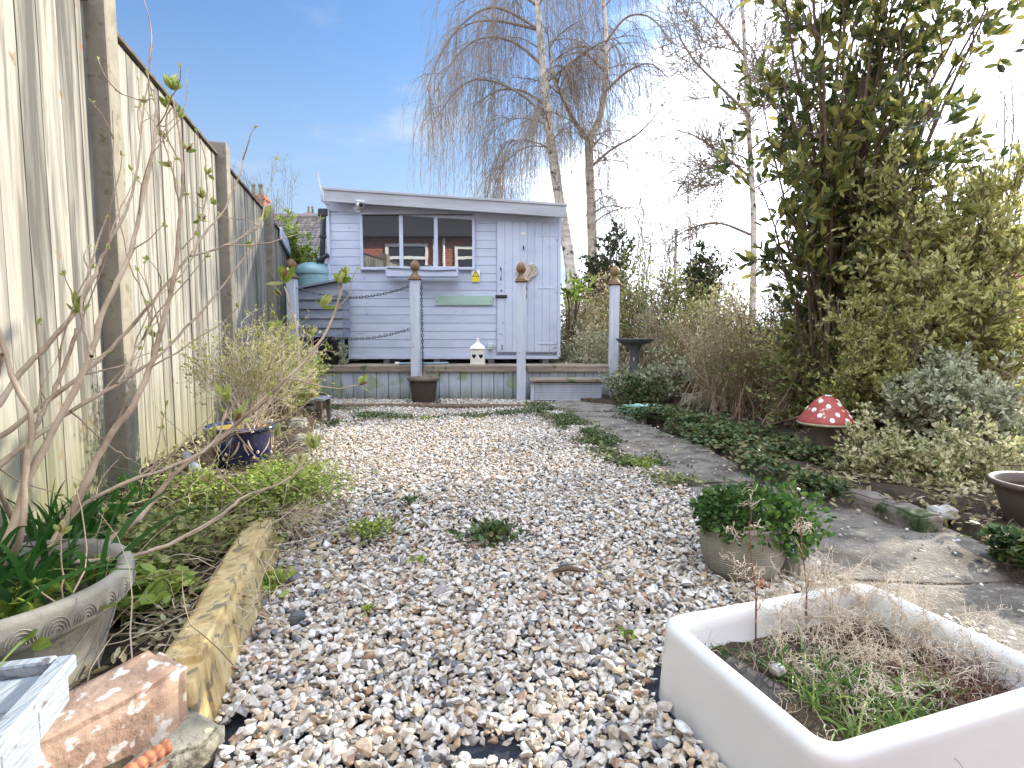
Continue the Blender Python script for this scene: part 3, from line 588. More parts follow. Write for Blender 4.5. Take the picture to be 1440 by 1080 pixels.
# ================================================================== DECK, STEP, POSTS
DY = 6.75; dl, dr = W(436, 520, DY)[0], W(872, 520, DY)[0]; dzt = W(720, 514, DY)[2]
deck = thing('timber_deck', 'raised timber deck with a vertical board skirt in front of the lilac shed', 'deck', ((dl+dr)/2, DY, 0))
mb = MB(); y = DY - .03; k = 0
while y < SY + 2.4:
    mb.box((dl-.02+rng.uniform(-.01,.01), y, dzt-.03), (dr+rng.uniform(-.01,.015), y+.118, dzt+rng.uniform(-.002,.003))); y += .125
mb.build('deck_boards', M['deck'], deck, bevel=.004)
mb = MB(); x = dl
while x < sx(735, DY):
    wd = rng.uniform(.105, .15); mb.box((x+.003, DY-.002+rng.uniform(0,.006), .0), (x+wd-.003, DY+.016, dzt-.036)); x += wd
while x < dr - .05:
    wd = rng.uniform(.09, .12); mb.box((x+.003, DY-.002+rng.uniform(0,.006), .0), (min(x+wd, dr)-.003, DY+.016, dzt-.036)); x += wd
mb.build('skirt_boards', M['fascia_boards'], deck, bevel=.003)
mb = MB(); mb.box((dl-.02, DY+.03, 0), (dr, DY+.06, dzt-.035)); mb.build('frame', M['dark'], deck)
mb = MB(); mb.box((dl-.02, DY-.034, dzt-.075), (sx(735,DY), DY-.006, dzt-.034)); mb.box((sx(742,DY), DY-.034, dzt-.075), (dr, DY-.006, dzt-.034)); mb.build('nosing', M['deck'], deck, bevel=.003)
# step
st = thing('step', 'timber step box with a ribbed riser leading up to the deck', 'step', (W(793,560,6.5)[0], 6.5, 0))
sy0 = 6.42; xa, xb = W(752, 550, sy0)[0], W(846, 550, sy0)[0]; zt = W(720, 533, sy0)[2]
mb = MB(); mb.box((xa-.06, sy0-.045, zt-.034), (xb+.02, DY-.05, zt)); mb.build('tread', M['deck'], st, bevel=.004)
mb = MB(); nz = 11
for i in range(nz):
    z = .045 + (zt - .085) * i / nz; mb.box((xa+.0, sy0-.016, z), (xb, sy0+.02, z + (zt-.085)/nz*.70))
mb.build('ribbed_riser', M['post'], st)
mb = MB(); mb.box((xa, sy0+.006, .03), (xb, sy0+.024, zt-.031)); mb.build('riser_back', M['dark'], st)
mb = MB(); mb.box((xa-.045, sy0-.006, .03), (xa-.003, DY-.06, zt-.032)); mb.build('side_board', M['post'], st, bevel=.003)
# newel posts with turned finials
def finial_prof():
    return [(.001,0),(.062,0),(.062,.012),(.052,.02),(.050,.034),(.040,.040),(.034,.052),(.026,.062),(.024,.074),(.032,.084),(.045,.098),(.052,.116),(.053,.134),(.048,.154),(.036,.174),(.020,.188),(.001,.196)]
POSTS = [(584.5, 530, 394, 6.62, 'weathered post with finial rising behind the brown plastic pot'), (733, 562, 397, 6.56, 'lilac post with finial standing in front of the shed door'),
         (863.5, 520, 401, 6.72, 'lilac post with finial at the right end of the deck, beside the bird bath'), (412, 520, 392, 6.60, 'pale post with finial at the left end of the deck beside the fence')]
for i, (px, pb, pt, Y, lab) in enumerate(POSTS):
    X = W(px, 450, Y)[0]; zt_ = W(px, pt, Y)[2]
    t = thing('deck_post', lab, 'post', (X, Y, 0), 'finial topped posts along the deck')
    hwp = .054 if i != 0 else .058
    small('shaft', M['post'], lambda mb: mb.box((X-hwp, Y-hwp, 0), (X+hwp, Y+hwp, zt_)), t, bevel=.007)
    small('cap_plate', M['finial'], lambda mb: mb.box((X-hwp-.02, Y-hwp-.02, zt_+.001), (X+hwp+.02, Y+hwp+.02, zt_+.018)), t, bevel=.006)
    mb = MB(); s = 1.12; mb.lathe((X, Y, zt_+.017), [(r*s, z*s) for r, z in finial_prof()], 24); mb.build('finial', M['finial'], t, smooth=True)
# chains of real links
def chain(p, q, sag, lab, grp='rusty chains hung between the deck posts', k=None):
    p, q = np.array(p), np.array(q); L = np.linalg.norm(q-p); N = int(L*1.04/.036); mb = MB(); ts = np.linspace(0, 1, N+1)
    pts = p + (q-p)*ts[:, None]; pts[:, 2] -= sag*4*ts*(1-ts)
    for i in range(N):
        d = unit(pts[i+1]-pts[i]); s = np.cross(d, (0,1,0) if i % 2 else (0,0,1.0) if abs(d[2]) < .9 else (1.0,0,0)); s = unit(s); c = (pts[i]+pts[i+1])/2
        a = np.linspace(0, 2*np.pi, 9)[:-1]; ring = c + np.outer(np.cos(a)*.025, d) + np.outer(np.sin(a)*.012, s)
        ring = np.concatenate([ring, ring[:1]]); v, f = tubes(ring[None], np.full((1, 9), .0042), 4); mb.add(v, f)
    return tag(mb.build('chain', M['steel']), lab, 'chain', grp)
PX = [W(a, 450, d)[0] for a, _, _, d, _ in POSTS]
chain((PX[3]+.06, 6.60, W(412,405,6.6)[2]), (PX[0]-.06, 6.60, W(577,402,6.6)[2]), .12, 'upper rusty chain sagging in front of the shed from the left end post')
chain((PX[3]+.06, 6.60, W(412,462,6.6)[2]), (PX[0]-.06, 6.60, W(577,462,6.6)[2]), .12, 'lower rusty chain sagging in front of the shed from the left end post')
chain((PX[0]+.075, 6.60, W(590,398,6.6)[2]), (PX[0]+.085, 6.60, W(590,520,6.6)[2]), .0, 'chain hanging straight down the right side of the post behind the brown pot')
# lantern
lc = W(672, 505, 6.95); lt = thing('lantern', 'cream metal lantern with heart cut-outs standing on the deck', 'lantern', (lc[0], 6.95, dzt))
M['cream'] = plain('cream_enamel', (.74,.73,.66), rough=.4); X, Y, Zb = lc[0], 6.95, dzt + .004; hw = .088
small('body', M['cream'], lambda mb: mb.box((X-hw, Y-hw, Zb+.012), (X+hw, Y+hw, Zb+.19)), lt, bevel=.006)
small('base', M['cream'], lambda mb: mb.box((X-hw-.008, Y-hw-.008, Zb), (X+hw+.008, Y+hw+.008, Zb+.014)), lt, bevel=.003)
mb = MB(); mb.lathe((X, Y, Zb+.191), [(.135,0),(.135,.008),(.125,.022),(.10,.045),(.06,.066),(.035,.076),(.030,.085),(.022,.11),(.024,.118),(.012,.128),(.001,.13)], 4, ang=math.pi/4); mb.build('lid', M['cream'], lt)
small('knob', M['cream'], lambda mb: mb.lathe((X, Y, Zb+.285), [(.02,0),(.017,.03),(.02,.036),(.001,.055)], 10), lt)
for dxh in (-.043, .043):
    def heart(mb):
        a = np.linspace(0, 2*np.pi, 25)[:-1]; mb.faces([(X+dxh+16*math.sin(t)**3/17*.027, Y-hw-.001, Zb+.105+(13*math.cos(t)-5*math.cos(2*t)-2*math.cos(3*t)-math.cos(4*t))/17*.036) for t in a], [tuple(range(24))])
    small('heart_cutout', M['dark'], heart, lt)
# hose and offcuts on the deck
h0, h1 = W(558, 511, 6.80), W(594, 513, 6.80)
hs = thing('hose_connector', 'short green hose end with a white connector lying on the deck edge', 'hose', (h0[0], 6.8, dzt))
small('hose', M['teal'], lambda mb: mb.tube([(h0[0], 6.80, dzt+.022), (h1[0], 6.83, dzt+.020), (h1[0]+.3, 6.95, dzt+.020)], .014, 8), hs, smooth=True)
small('connector', M['white'], lambda mb: mb.tube([(h0[0]-.02, 6.798, dzt+.022), (h0[0]+.03, 6.80, dzt+.022)], .021, 10), hs)
# brown pot against the first post
def pot(name, label, c, prof, m, cat='pot', n=40, soil=None, rimpart=None, smooth=True, group=None):
    t = thing(name, label, cat, c, group); mb = MB(); mb.lathe(c, prof, n); mb.build('body', m, t, smooth=smooth)
    if soil: mb = MB(); mb.disc(c, soil[0], c[2]+soil[1], n); mb.build('soil', M['soil'], t)
    return t
pc = G(596, 566); pc[2] = .02; pc[1] = 6.40; pc[0] = W(595.5, 540, 6.40)[0]
bp = pot('plant_pot', 'round brown plastic pot on a saucer at the foot of the deck post', pc, [(.001,.012),(.125,.012),(.13,.02),(.155,.22),(.158,.255),(.185,.258),(.188,.268),(.186,.292),(.176,.295),(.165,.29),(.158,.25),(.14,.20)], M['brown_plastic'], soil=(.158, .25))
small('saucer', M['brown_plastic'], lambda mb: mb.lathe((pc[0], pc[1], .016), [(.001,0),(.19,0),(.205,.025),(.200,.027),(.185,.008),(.001,.008)], 36), bp, smooth=True)
small('rib_band', M['brown_plastic'], lambda mb: [mb.lathe((pc[0], pc[1], pc[2]+z), [(.132+z*.105,0),(.139+z*.105,.003),(.132+z*.105,.006)], 36) for z in np.arange(.03,.24,.012)], bp)
b = pc + np.array((.05, -.03, .25)) + rng.normal(size=(60, 3)) * (.045, .045, 0); P, Rr = grow(b, rng.normal(size=(60, 3))*.35 + (0,0,1.2), rng.uniform(.06,.2,60), .0018, 5, .25)
mb = MB(); v, f = tubes(P, Rr, 3); mb.add(v, f); dp = mb.build('dead_plant', M['dry']); tag(dp, 'dead dry plant stalks in the brown pot by the deck post', 'plant')

# ================================================================== FENCE
ang = math.atan2(1, -.25) - math.pi/2
fdir = np.array((-.25, 1, 0)) / math.hypot(.25, 1); fn = np.array((fdir[1], -fdir[0], 0))     # fn points into the garden
PYS = [.55, 2.50, 4.45, 6.40, 8.33]; ZT = 2.16
def fp(y, off=0.0, z=0.0): p = np.array((fx(y), y, z)); return p + fn * off
post_lab = ['concrete fence post nearest the camera, cut off by the top of the photo', 'tall concrete fence post standing behind the upper lilac twigs, second along', 'third concrete fence post along, beyond the tallest shrub twigs', 'far concrete fence post beside the deck', ]
pp = {1: 'large concrete fence post nearest the camera, rising out of the top of the photo', 2: 'concrete fence post with its square top showing against the sky', 3: 'concrete fence post beyond, just in front of the green climber', 4: 'farthest concrete fence post behind the water butt', 0: 'concrete fence post at the far left, mostly out of frame'}
for i, y in enumerate(PYS):
    if i == 0: continue
    c = fp(y); t = MB(); a = .062; d = .055
    hgt = {1: 2.32, 2: 2.27, 3: 2.24, 4: 2.15}[i]
    q = [c + fdir*sx_*a + fn*o for sx_, o in ((-1, -.05), (1, -.05), (1, .085), (-1, .085))]
    v = [tuple(p[:2]) + (0,) for p in q] + [tuple(p[:2]) + (hgt,) for p in q]
    t.add(v, [(0,1,5,4),(1,2,6,5),(2,3,7,6),(3,0,4,7),(4,5,6,7)])
    tag(t.build('fence_post', M['fence_post'], bevel=.012, seg=2), pp[i], 'fence post', 'concrete posts of the left boundary fence')
plab = ['pale grey fence panel nearest the camera at the far left', 'sunlit pale panel of vertical boards between the first two concrete posts', 'sunlit panel with green streaks behind the wiry shrub in the blue pot', 'panel of greenish boards between the last concrete posts beside the deck', 'dark algae-covered panel beyond the deck']
ends = [-1.4] + PYS[1:] + [10.0]
for i in range(5):
    y0, y1 = ends[i], ends[i+1]; m = M['fence'] if i < 4 else M['fence_green']
    t = thing('closeboard_fence', plab[i], 'fence', fp((y0+y1)/2), 'closeboard panels of the left boundary fence')
    mb = MB(); s = y0 + .05; zt = ZT + (0 if i < 3 else -.02 * (i - 2)); L = y1 - .05
    while s < L - .02:
        wd = min(rng.uniform(.12, .15), L - s); e = s + wd + .012; h = zt + rng.uniform(-.006, .006); lean = rng.uniform(-.003, .003)
        q = [fp(s, -.004), fp(e, -.004), fp(e, .006), fp(s, .010 + lean)]
        v = [tuple(p[:2]) + (.10,) for p in q] + [tuple(p[:2]) + (h,) for p in q]
        mb.add(v, [(0,1,5,4),(1,2,6,5),(2,3,7,6),(3,0,4,7),(4,5,6,7)]); s += wd
    mb.build('boards', m, t)
    mb = MB(); mb.bar(fp(y0+.07, .006, zt+.012), fp(y1-.07, .006, zt+.012), .05, .018); mb.build('capping_rail', M['capping'], t)
    mb = MB()
    for z in (.5, 1.2, 1.95): mb.bar(fp(y0+.07, -.03, z), fp(y1-.07, -.03, z), .04, .06)
    mb.build('back_rail', m, t)
# short grey panel piece near the climber
a_, b_ = W(392, 318, 7.6), W(413, 352, 7.6)
tag(small('trellis_board', M['post'], lambda mb: mb.bar(fp(7.2, .04, 2.10), fp(8.1, .04, 1.98), .03, .16), None, bevel=.004), 'short grey board fixed near the top of the far fence by the climber', 'board')

# ================================================================== LEFT EDGING STONES
def rock(name, c, size, rz, m, label, cat, seed=0, amp=.12, sub=4, tilt=(0, 0), chop=0, group=None, taper=0):
    b = bmesh.new(); bmesh.ops.create_cube(b, size=1); bmesh.ops.bevel(b, geom=b.edges[:], offset=.07, segments=2, affect='EDGES')
    bmesh.ops.subdivide_edges(b, edges=b.edges[:], cuts=sub, use_grid_fill=True); s = Vector(size)
    for v in b.verts:
        p = Vector((v.co.x * s.x, v.co.y * s.y, v.co.z * s.z)); 
        if taper: p.x *= 1 + taper * v.co.y; p.z *= 1 + taper * .5 * v.co.y
        q = p * (2.2 / max(size)) + Vector((seed, seed * 2.1, 0)); n1 = mnoise.noise_vector(q * 1.1) * amp + mnoise.noise_vector(q * 3.5) * amp * .35 + mnoise.noise_vector(q * 11) * amp * .1
        v.co = p + n1 * min(size)
    bmesh.ops.rotate(b, verts=b.verts, cent=(0,0,0), matrix=__import__('mathutils').Euler((tilt[0], tilt[1], rz)).to_matrix())
    me = bpy.data.meshes.new(name); b.to_mesh(me); b.free(); me.materials.append(m)
    for p in me.polygons: p.use_smooth = True
    o = bpy.data.objects.new(name, me); C.objects.link(o); o.location = tuple(float(x) for x in c); return tag(o, label, cat, group)
eg = 'stones edging the left border'
p, q = np.array((-.602, .965)), np.array((-.835, 1.88)); mid = (p+q)/2; L = np.linalg.norm(q-p); rz = math.atan2(*(q-p)[::-1]) - math.pi/2
rock('edging_stone', (mid[0]-.004, mid[1]-.02, .046), (.085, L, .225), rz, M['ochre'], 'long upright ochre sandstone slab edging the left border', 'stone', 3, .16, 6, (0, -.12), group=eg)
c = G(250, 1055, .09); rock('edging_stone', (c[0]-.070, c[1]-.01, .025), (.10, .24, .125), -.45, M['grey_stone'], 'rounded grey stone in front of the ochre slab at the bottom of the photo', 'stone', 8, .22, 5, (0, .1), group=eg)
c = G(150, 985, .2); rock('painted_block', (c[0]-.045, c[1]+.02, .10), (.10, .26, .19), -.50, M['pink'], 'pinkish brick block with flaking white paint beside the white timber', 'block', 5, .08, 6, (0.05, .1))
for i, (px, py, s, z, lb) in enumerate([(432, 662, .17, .07, 'small grey edging stone beside the lime green ground cover'), (437, 628, .16, .08, 'grey edging block to the right of the blue pot'), (428, 600, .19, .10, 'pale edging block behind the blue pot under dry stems'), (440, 578, .18, .10, 'farthest grey edging stone before the deck')]):
    c = G(px, py, z); rock('edging_stone', (c[0]-.05, c[1], z*.7), (.12, s*1.7, .17), .25, M['grey_stone'], lb, 'stone', 20+i, .14, 4, group=eg)
# white flaking timber trough, bottom left
P0 = G(103, 932, .25); e1 = unit(np.array((.28, -.96, 0))); e2 = unit(np.array((-.96, -.26, 0))); up_ = np.array((0, 0, 1.0))
wt = thing('timber_planter', 'old white painted timber planter with flaking paint in the bottom left corner', 'planter', (P0[0], P0[1], 0))
mb = MB(); a = P0 - e1*.006 + e2*.01; mb.bar(a, a + e1*.5, .026, .024); mb.bar(P0 + e2*.024 - e1*.0, P0 + e2*.42, .022, .024); mb.build('rim', M['flaky'], wt, bevel=.003)
mb = MB()
for i in range(5):
    a = P0 + e1*(.060 + i*.088) + e2*.026 - up_*.010; mb.bar(a, a + e2*.40, .085, .012)
mb.build('top_boards', M['flaky'], wt, bevel=.002)
mb = MB()
for i in range(5):
    a = P0 + e1*(.004 + i*.088 + .043) + e2*.012 - up_*.014; mb.bar(a, a - up_*.236, .085, .012, up=tuple(-e2))
mb.build('side_boards', M['flaky'], wt, bevel=.002)
mb = MB(); a = P0 + e1*.004 + e2*.008 - up_*.013; a = P0 + e2*.03 + e1*.012; mb.bar(a - up_*.13, a + e2*.38 - up_*.13, .012, .22); mb.build('frame', M['flaky'], wt, bevel=.002)
# rope-top terracotta edging fragments
for i, (px, py, z, rz_, lb) in enumerate([(214, 1040, .12, -.50, 'orange terracotta rope edging piece tucked between the stones'), ]):
    c = G(px, py, z); t = thing('rope_edging', lb, 'edging', (c[0], c[1], 0)); d = np.array((-math.sin(rz_), math.cos(rz_), 0))
    ts = np.linspace(-.12, .025, 90)
    mb = MB(); P = np.array([c + d*s for s in ts]); P[:, 2] = .092 + ts*.08; mb.tube(P, .0105 + .0022*np.abs(np.sin(ts*240)), 10); mb.build('rope_top', M['terracotta'], t, smooth=True)
    mb = MB(); mb.bar(c + d*-.10 - (0,0,c[2]-.045), c + d*.02 - (0,0,c[2]-.045), .016, .10); mb.build('plate', M['terracotta'], t, bevel=.003)
# slate slivers in the gravel
for i, (px, py, ln, rz_, lb) in enumerate([(432, 850, .05, .5, 'thin dark slate sliver stuck upright in the gravel near the ochre slab'), ]):
    pass
c = G(418, 872, .03); rock('pebble', (c[0], c[1], .035), (.035, .035, .026), .3, M['stone_bowl'], 'large round dark grey pebble lying on the gravel near the ochre slab', 'pebble', 31, .1, 3)
c = G(800, 812, .02); tag(small('bark_scrap', M['bark'], lambda mb: mb.tube([c+(-.05,0,.02), c+(0,.006,.028), c+(.06,-.004,.02)], [.006,.009,.004], 6), None), 'dark scrap of bark lying on the gravel', 'bark')

# ================================================================== BELFAST SINK
ax_u = unit(np.append(SC_ - SA, 0)); L1 = np.linalg.norm(SC_ - SA); ax_v = np.array((ax_u[1], -ax_u[0], 0)); L2 = np.linalg.norm(SB - SA)
ctr = np.append(SA, 0) + ax_u * L1/2 + ax_v * L2/2
def rr(hx, hy, r, z, n=8):
    o = []
    for cx, cy, a0 in ((hx-r, hy-r, 0), (-hx+r, hy-r, 90), (-hx+r, -hy+r, 180), (hx-r, -hy+r, 270)):
        for k in range(n + 1):
            a = R_(a0 + 90*k/n); o.append(ctr + ax_u*(cx + math.cos(a)*r) + ax_v*(cy + math.sin(a)*r) + (0, 0, z))
    return np.array(o)
hx, hy = L1/2, L2/2; T = .034
prof = [(-.012, .05, -.06), (-.006, .05, .05), (0, .05, .145), (0, .05, .156), (.003, .05, .164), (.009, .048, .169), (.016, .045, .1705), (T-.012, .040, .1700), (T-.005, .036, .166), (T, .034, .158), (T+.002, .034, .14), (T+.012, .036, .05), (T+.03, .045, .035)]
sink = thing('belfast_sink', 'white glazed Belfast sink used as a planter in the bottom right', 'sink', (ctr[0], ctr[1], 0))
mb = MB(); loops = [rr(hx-i, hy-i, max(.012, r - i*.3), z) for i, r, z in prof]; n_ = len(loops[0]); V = np.concatenate(loops)
mb.add(V, [(k*n_+i, (k+1)*n_+i, (k+1)*n_+(i+1) % n_, k*n_+(i+1) % n_) for k in range(len(loops)-1) for i in range(n_)])
mb.faces(loops[-1], [tuple(range(n_))[::-1]]); mb.build('basin', M['ceramic'], sink, smooth=True)
nx = 34; mb = MB(); us = np.linspace(-(hx-T-.004), hx-T-.004, nx); vs2 = np.linspace(-(hy-T-.004), hy-T-.004, nx)
V = np.array([ctr + ax_u*u + ax_v*v + (0, 0, .100 + .012*mnoise.noise(Vector((u*12, v*12, 1))) + .006*mnoise.noise(Vector((u*50, v*50, 1)))) for v in vs2 for u in us]); k = np.arange(nx-1)[:, None]*nx + np.arange(nx-1)[None]
mb.add(V, np.stack([k, k+nx, k+nx+1, k+1], -1).reshape(-1, 4)); mb.build('soil', M['soil'], sink, smooth=True)
def sp(u, v, z=.105): return ctr + ax_u*u*(hx-T) + ax_v*v*(hy-T) + np.array((0, 0, z))     # u along back edge, v towards viewer
# broken terracotta saucer in the sink
c = sp(-.80, -.1, .112); t = rock('broken_saucer', c, (.13, .075, .016), -.7, plain('wet_slate_terracotta', (.03,.028,.03), rough=.9), 'dark curved saucer shard lying in the left of the sink', 'saucer', 41, .06, 3, (.15, .25))
c = sp(-.50, -.25, .118); rock('pebble', c, (.024, .02, .015), .5, M['concrete'], 'small white pebble on the soil in the sink beside the dark shard', 'pebble', 42, .15, 3)
# dried curly weeds
def curly(n, base, h, spread, curls, r=.0012, up=1.0):
    d = rng.normal(size=(n, 3)) * spread + (0, 0, up); P, Rr = grow(base, d, h, r, 7, .22, (0, 0, -.3)); out = [(P, Rr)]
    s, dd, rr_, _ = spawn(P, Rr, curls, .35, 1, 1.0); P2, R2 = grow(s, dd, rng.uniform(.015, .05, len(s)), np.minimum(rr_, .0009), 8, .55, tip=.5); out.append((P2, R2)); return out
def bases(n, u0, u1, v0, v1, z=.105): u = rng.uniform(u0, u1, n); v = rng.uniform(v0, v1, n); return ctr + ax_u*(u*(hx-T))[:, None] + ax_v*(v*(hy-T))[:, None] + np.array((0, 0, z))
def weed(name, label, cat, parts, m, group=None, k=3):
    mb = MB()
    for P, Rr in parts: v, f = tubes(P, Rr, k); mb.add(v, f)
    return tag(mb.build(name, m), label, cat, group)
weed('dried_weed_tangle', 'tangle of bleached curly dead weeds filling the middle and right of the sink', 'dead weeds', curly(260, bases(260, -.35, .98, -.95, .6), rng.uniform(.02, .085, 260), .95, 7), M['drypale'])
weed('dried_weed_tangle', 'reddish brown dead stems matted at the right side of the sink', 'dead weeds', curly(160, bases(160, .25, .98, -.1, .85), rng.uniform(.02, .06, 160), 1.2, 5, .0011, .4), M['l_brown'])
for u, v, lb in ((-.28, -.92, 'tall curly dead flower stem at the back left of the sink'), (.30, -.97, 'tall curly dead flower stem by the back right corner of the sink')):
    b = sp(u, v); h = .26; pts = [b, b + (0, .005, h*.35), b + (-.012, .01, h*.7), b + (-.02, .01, h)]
    pts = np.array([pts]); tt = thing('dead_flower_stem', lb, 'dead stem', b, 'tall dead flower stems in the sink')
    mb = MB(); v_, f_ = tubes(pts, np.array([[.0022, .002, .0016, .001]]), 5); mb.add(v_, f_)
    s, dd, r_, _ = spawn(pts, np.array([[.002]*4]), 9, .2, 1, .7); P2, R2 = grow(s, dd, rng.uniform(.03, .09, 9), .001, 6, .25, (0,0,.4)); v_, f_ = tubes(P2, R2, 3); mb.add(v_, f_); mb.build('stem', M['l_brown'], tt)
    s, dd, r_, _ = spawn(P2, R2, 12, .4, 1, 1.2); P3, R3 = grow(s, dd, rng.uniform(.012, .045, len(s)), .0008, 9, .6, tip=.6); mb = MB(); v_, f_ = tubes(P3, R3, 3); mb.add(v_, f_); mb.build('curled_seed_heads', M['drypale'], tt)
weed('dried_weed_tangle', 'thin scatter of dead stems over the bare soil at the left of the sink', 'dead weeds', curly(70, bases(70, -.95, -.3, -.9, .9), rng.uniform(.02, .07, 70), 1.3, 4, .001, .4), M['dry'])
b = bases(60, .0, 1.0, -1.1, -.9, .12); weed('dried_seed_spray', 'pale feathery seed sprays hanging over the far rim of the sink towards the path', 'dead weeds', curly(60, b, rng.uniform(.08, .22, 60), .7, 18, .0011, .9), M['drypale'])
b = bases(50, .8, 1.05, -.9, .6, .12); weed('dried_seed_spray', 'pale feathery seed sprays spilling over the right rim of the sink', 'dead weeds', curly(50, b, rng.uniform(.08, .2, 50), .8, 18, .0011, .8), M['drypale'])
# green grass
def grass(name, label, n, base, L, spread, droop, wd, m, up=1.0, group=None, cat='grass'):
    mb = MB(); d = rng.normal(size=(n, 3)) * spread + (0, 0, up); v, f = blades(base, d, L, 6, droop, wd); mb.add(v, f); return tag(mb.build(name, m), label, cat, group)
grass('grass_clump', 'green grass clump arching over the near left edge of the sink', 260, bases(260, -.6, .15, .0, .93, .1), rng.uniform(.05, .14, 260), .55, .55, .0038, M['grass'])
grass('grass_clump', 'small bright green grass tuft near the front right of the sink', 26, bases(26, .38, .52, .35, .6, .1), rng.uniform(.04, .08, 26), .4, .3, .004, M['grass'])
grass('grass_clump', 'sparse dark sprigs against the back left wall of the sink', 50, bases(50, -.95, -.6, -.95, -.5, .1), rng.uniform(.03, .08, 50), .6, .5, .0025, M['daff'])
bb = bases(60, -.55, .0, -.5, .3); grass('grass_clump', 'dark green grass clump in the centre of the sink', 60, bb, rng.uniform(.06, .13, 60), .5, .5, .0035, M['daff'])

# ================================================================== POTS
# potted green plant beside the path
pc = G(1048, 838); pc[2] = .01; pc[1] = 1.72; pc[0] = W(1042, 800, 1.72)[0]
pp_ = pot('stoneware_planter', 'round patterned stone-coloured pot holding a leafy green plant beside the sink', pc, [(.001,.0),(.085,.0),(.10,.012),(.120,.06),(.127,.10),(.126,.135),(.118,.155),(.122,.165),(.126,.172),(.120,.178),(.108,.175),(.104,.15)], M['cream_pot'], soil=(.106, .155), n=56)
mb = MB()
for z in np.arange(.03, .15, .0075):
    r = np.interp(z, [0,.012,.06,.10,.135,.155], [.085,.10,.120,.127,.126,.118]); a = np.linspace(0, 2*np.pi, 97); P = np.stack([pc[0]+np.cos(a)*(r+.0005), pc[1]+np.sin(a)*(r+.0005), pc[2]+z+.0016*np.sin(a*60)], 1)
    v, f = tubes(P[None], np.full((1, 97), .0013), 4); mb.add(v, f)
mb.build('rope_pattern', M['cream_pot'], pp_)
def dome_leaves(mb, c, rx, ry, rzz, n, L, Wd, zmin=-.2, fold=.2, fill=.35, up=.6):
    d = unit(rng.normal(size=(n, 3))); d = d[d[:, 2] > zmin]; rad = (1 - fill * rng.random(len(d)) ** 1.5) * (1 + .10*np.sin(d[:,0]*9+1)*np.cos(d[:,1]*8))
    p = c + d * np.array((rx, ry, rzz)) * rad[:, None]; dd = d + rng.normal(size=d.shape) * .6 + (0, 0, up*.3); v, f = leaves(p, dd, L * rng.uniform(.6, 1.2, len(d)), Wd * rng.uniform(.6, 1.2, len(d)), fold); mb.add(v, f)
gpl = thing('potted_plant', 'bushy dark green leafy plant spilling over the patterned pot', 'plant', pc + (0, 0, .15))
mb = MB(); cc_ = np.array((pc[0]+.02, pc[1], pc[2]+.19)); dome_leaves(mb, cc_, .165, .15, .085, 1500, .022, .018, -.5); dome_leaves(mb, cc_ + (.09, -.06, -.03), .08, .07, .07, 350, .022, .018, -.9); dome_leaves(mb, cc_ + (-.09, -.02, 0), .07, .07, .06, 300, .022, .018, -.9); dome_leaves(mb, cc_ + (.03, -.03, .01), .20, .18, .11, 420, .022, .016, -.6, fill=.2); dome_leaves(mb, cc_ + (.12, -.02, -.06), .07, .07, .07, 260, .02, .016, -.9); mb.build('foliage', M['l_mint'], gpl)
b = np.repeat(pc[None] + (0, 0, .15), 60, 0) + rng.normal(size=(60, 3)) * (.04, .04, 0); P, Rr = grow(b, rng.normal(size=(60, 3)) * .8 + (0, 0, .6), .12, .0018, 5, .2); mb = MB(); v, f = tubes(P, Rr, 3); mb.add(v, f); mb.build('stems', M['bark'], gpl)
for i, (px, py, z, lb) in enumerate([(1068, 822, .05, 'small orange terracotta shard leaning on the patterned pot')]):
    c = W(px, py, 1.60); rock('terracotta_shard', c, (.03, .008, .03), .3, M['terracotta'], lb, 'shard', 50, .15, 2)
c = G(1122, 790, .06); sbl = rock('stone_slab', (c[0], c[1]+.05, .035), (.10, .16, .07), .35, M['concrete'], 'small square grey slab lying between the potted plant and the path', 'slab', 51, .05, 3)
# big carved planter bottom left
bc = np.array((-1.00, 1.015, .045)); PS = .72; bpl = thing('stone_planter', 'large grey stone-effect planter with a swirl rim at the bottom left', 'planter', bc)
mb = MB(); mb.lathe(bc, [(.001,0),(.145,0),(.160,.015),(.185,.10),(.204,.185),(.216,.19),(.228,.197),(.234,.205),(.236,.245),(.232,.255),(.220,.258),(.208,.25),(.200,.21)], 72); mb.build('body', M['cream_pot'], bpl, smooth=True)
mb = MB(); mb.disc(bc, .206, bc[2]+.215, 48); mb.build('soil', M['soil'], bpl)
mb = MB()
for k in range(30):
    a0 = k / 30 * 6.283
    for r in (.006, .011, .016, .021):
        t_ = np.linspace(0, np.pi, 9); da = r*np.cos(t_)/.235; zz = bc[2] + .209 + r*np.sin(t_)*1.3; P = np.stack([bc[0]+np.cos(a0+da)*.2355, bc[1]+np.sin(a0+da)*.2355, zz], 1); v, f = tubes(P[None], np.full((1, 9), .0012), 4); mb.add(v, f)
mb.build('rim_swirls', M['cream_pot'], bpl)
mb = MB()
for k in range(10):
    a0 = k / 10 * 6.283; t_ = np.linspace(0, 1, 16); a = a0 + .6*t_; z = .03 + .14*t_**.7; r = np.interp(z, [.015,.10,.185], [.161,.186,.205]); P = np.stack([bc[0]+np.cos(a)*r, bc[1]+np.sin(a)*r, bc[2]+z], 1); v, f = tubes(P[None], np.full((1, 16), .0025), 5); mb.add(v, f)
mb.build('body_swags', M['cream_pot'], bpl)
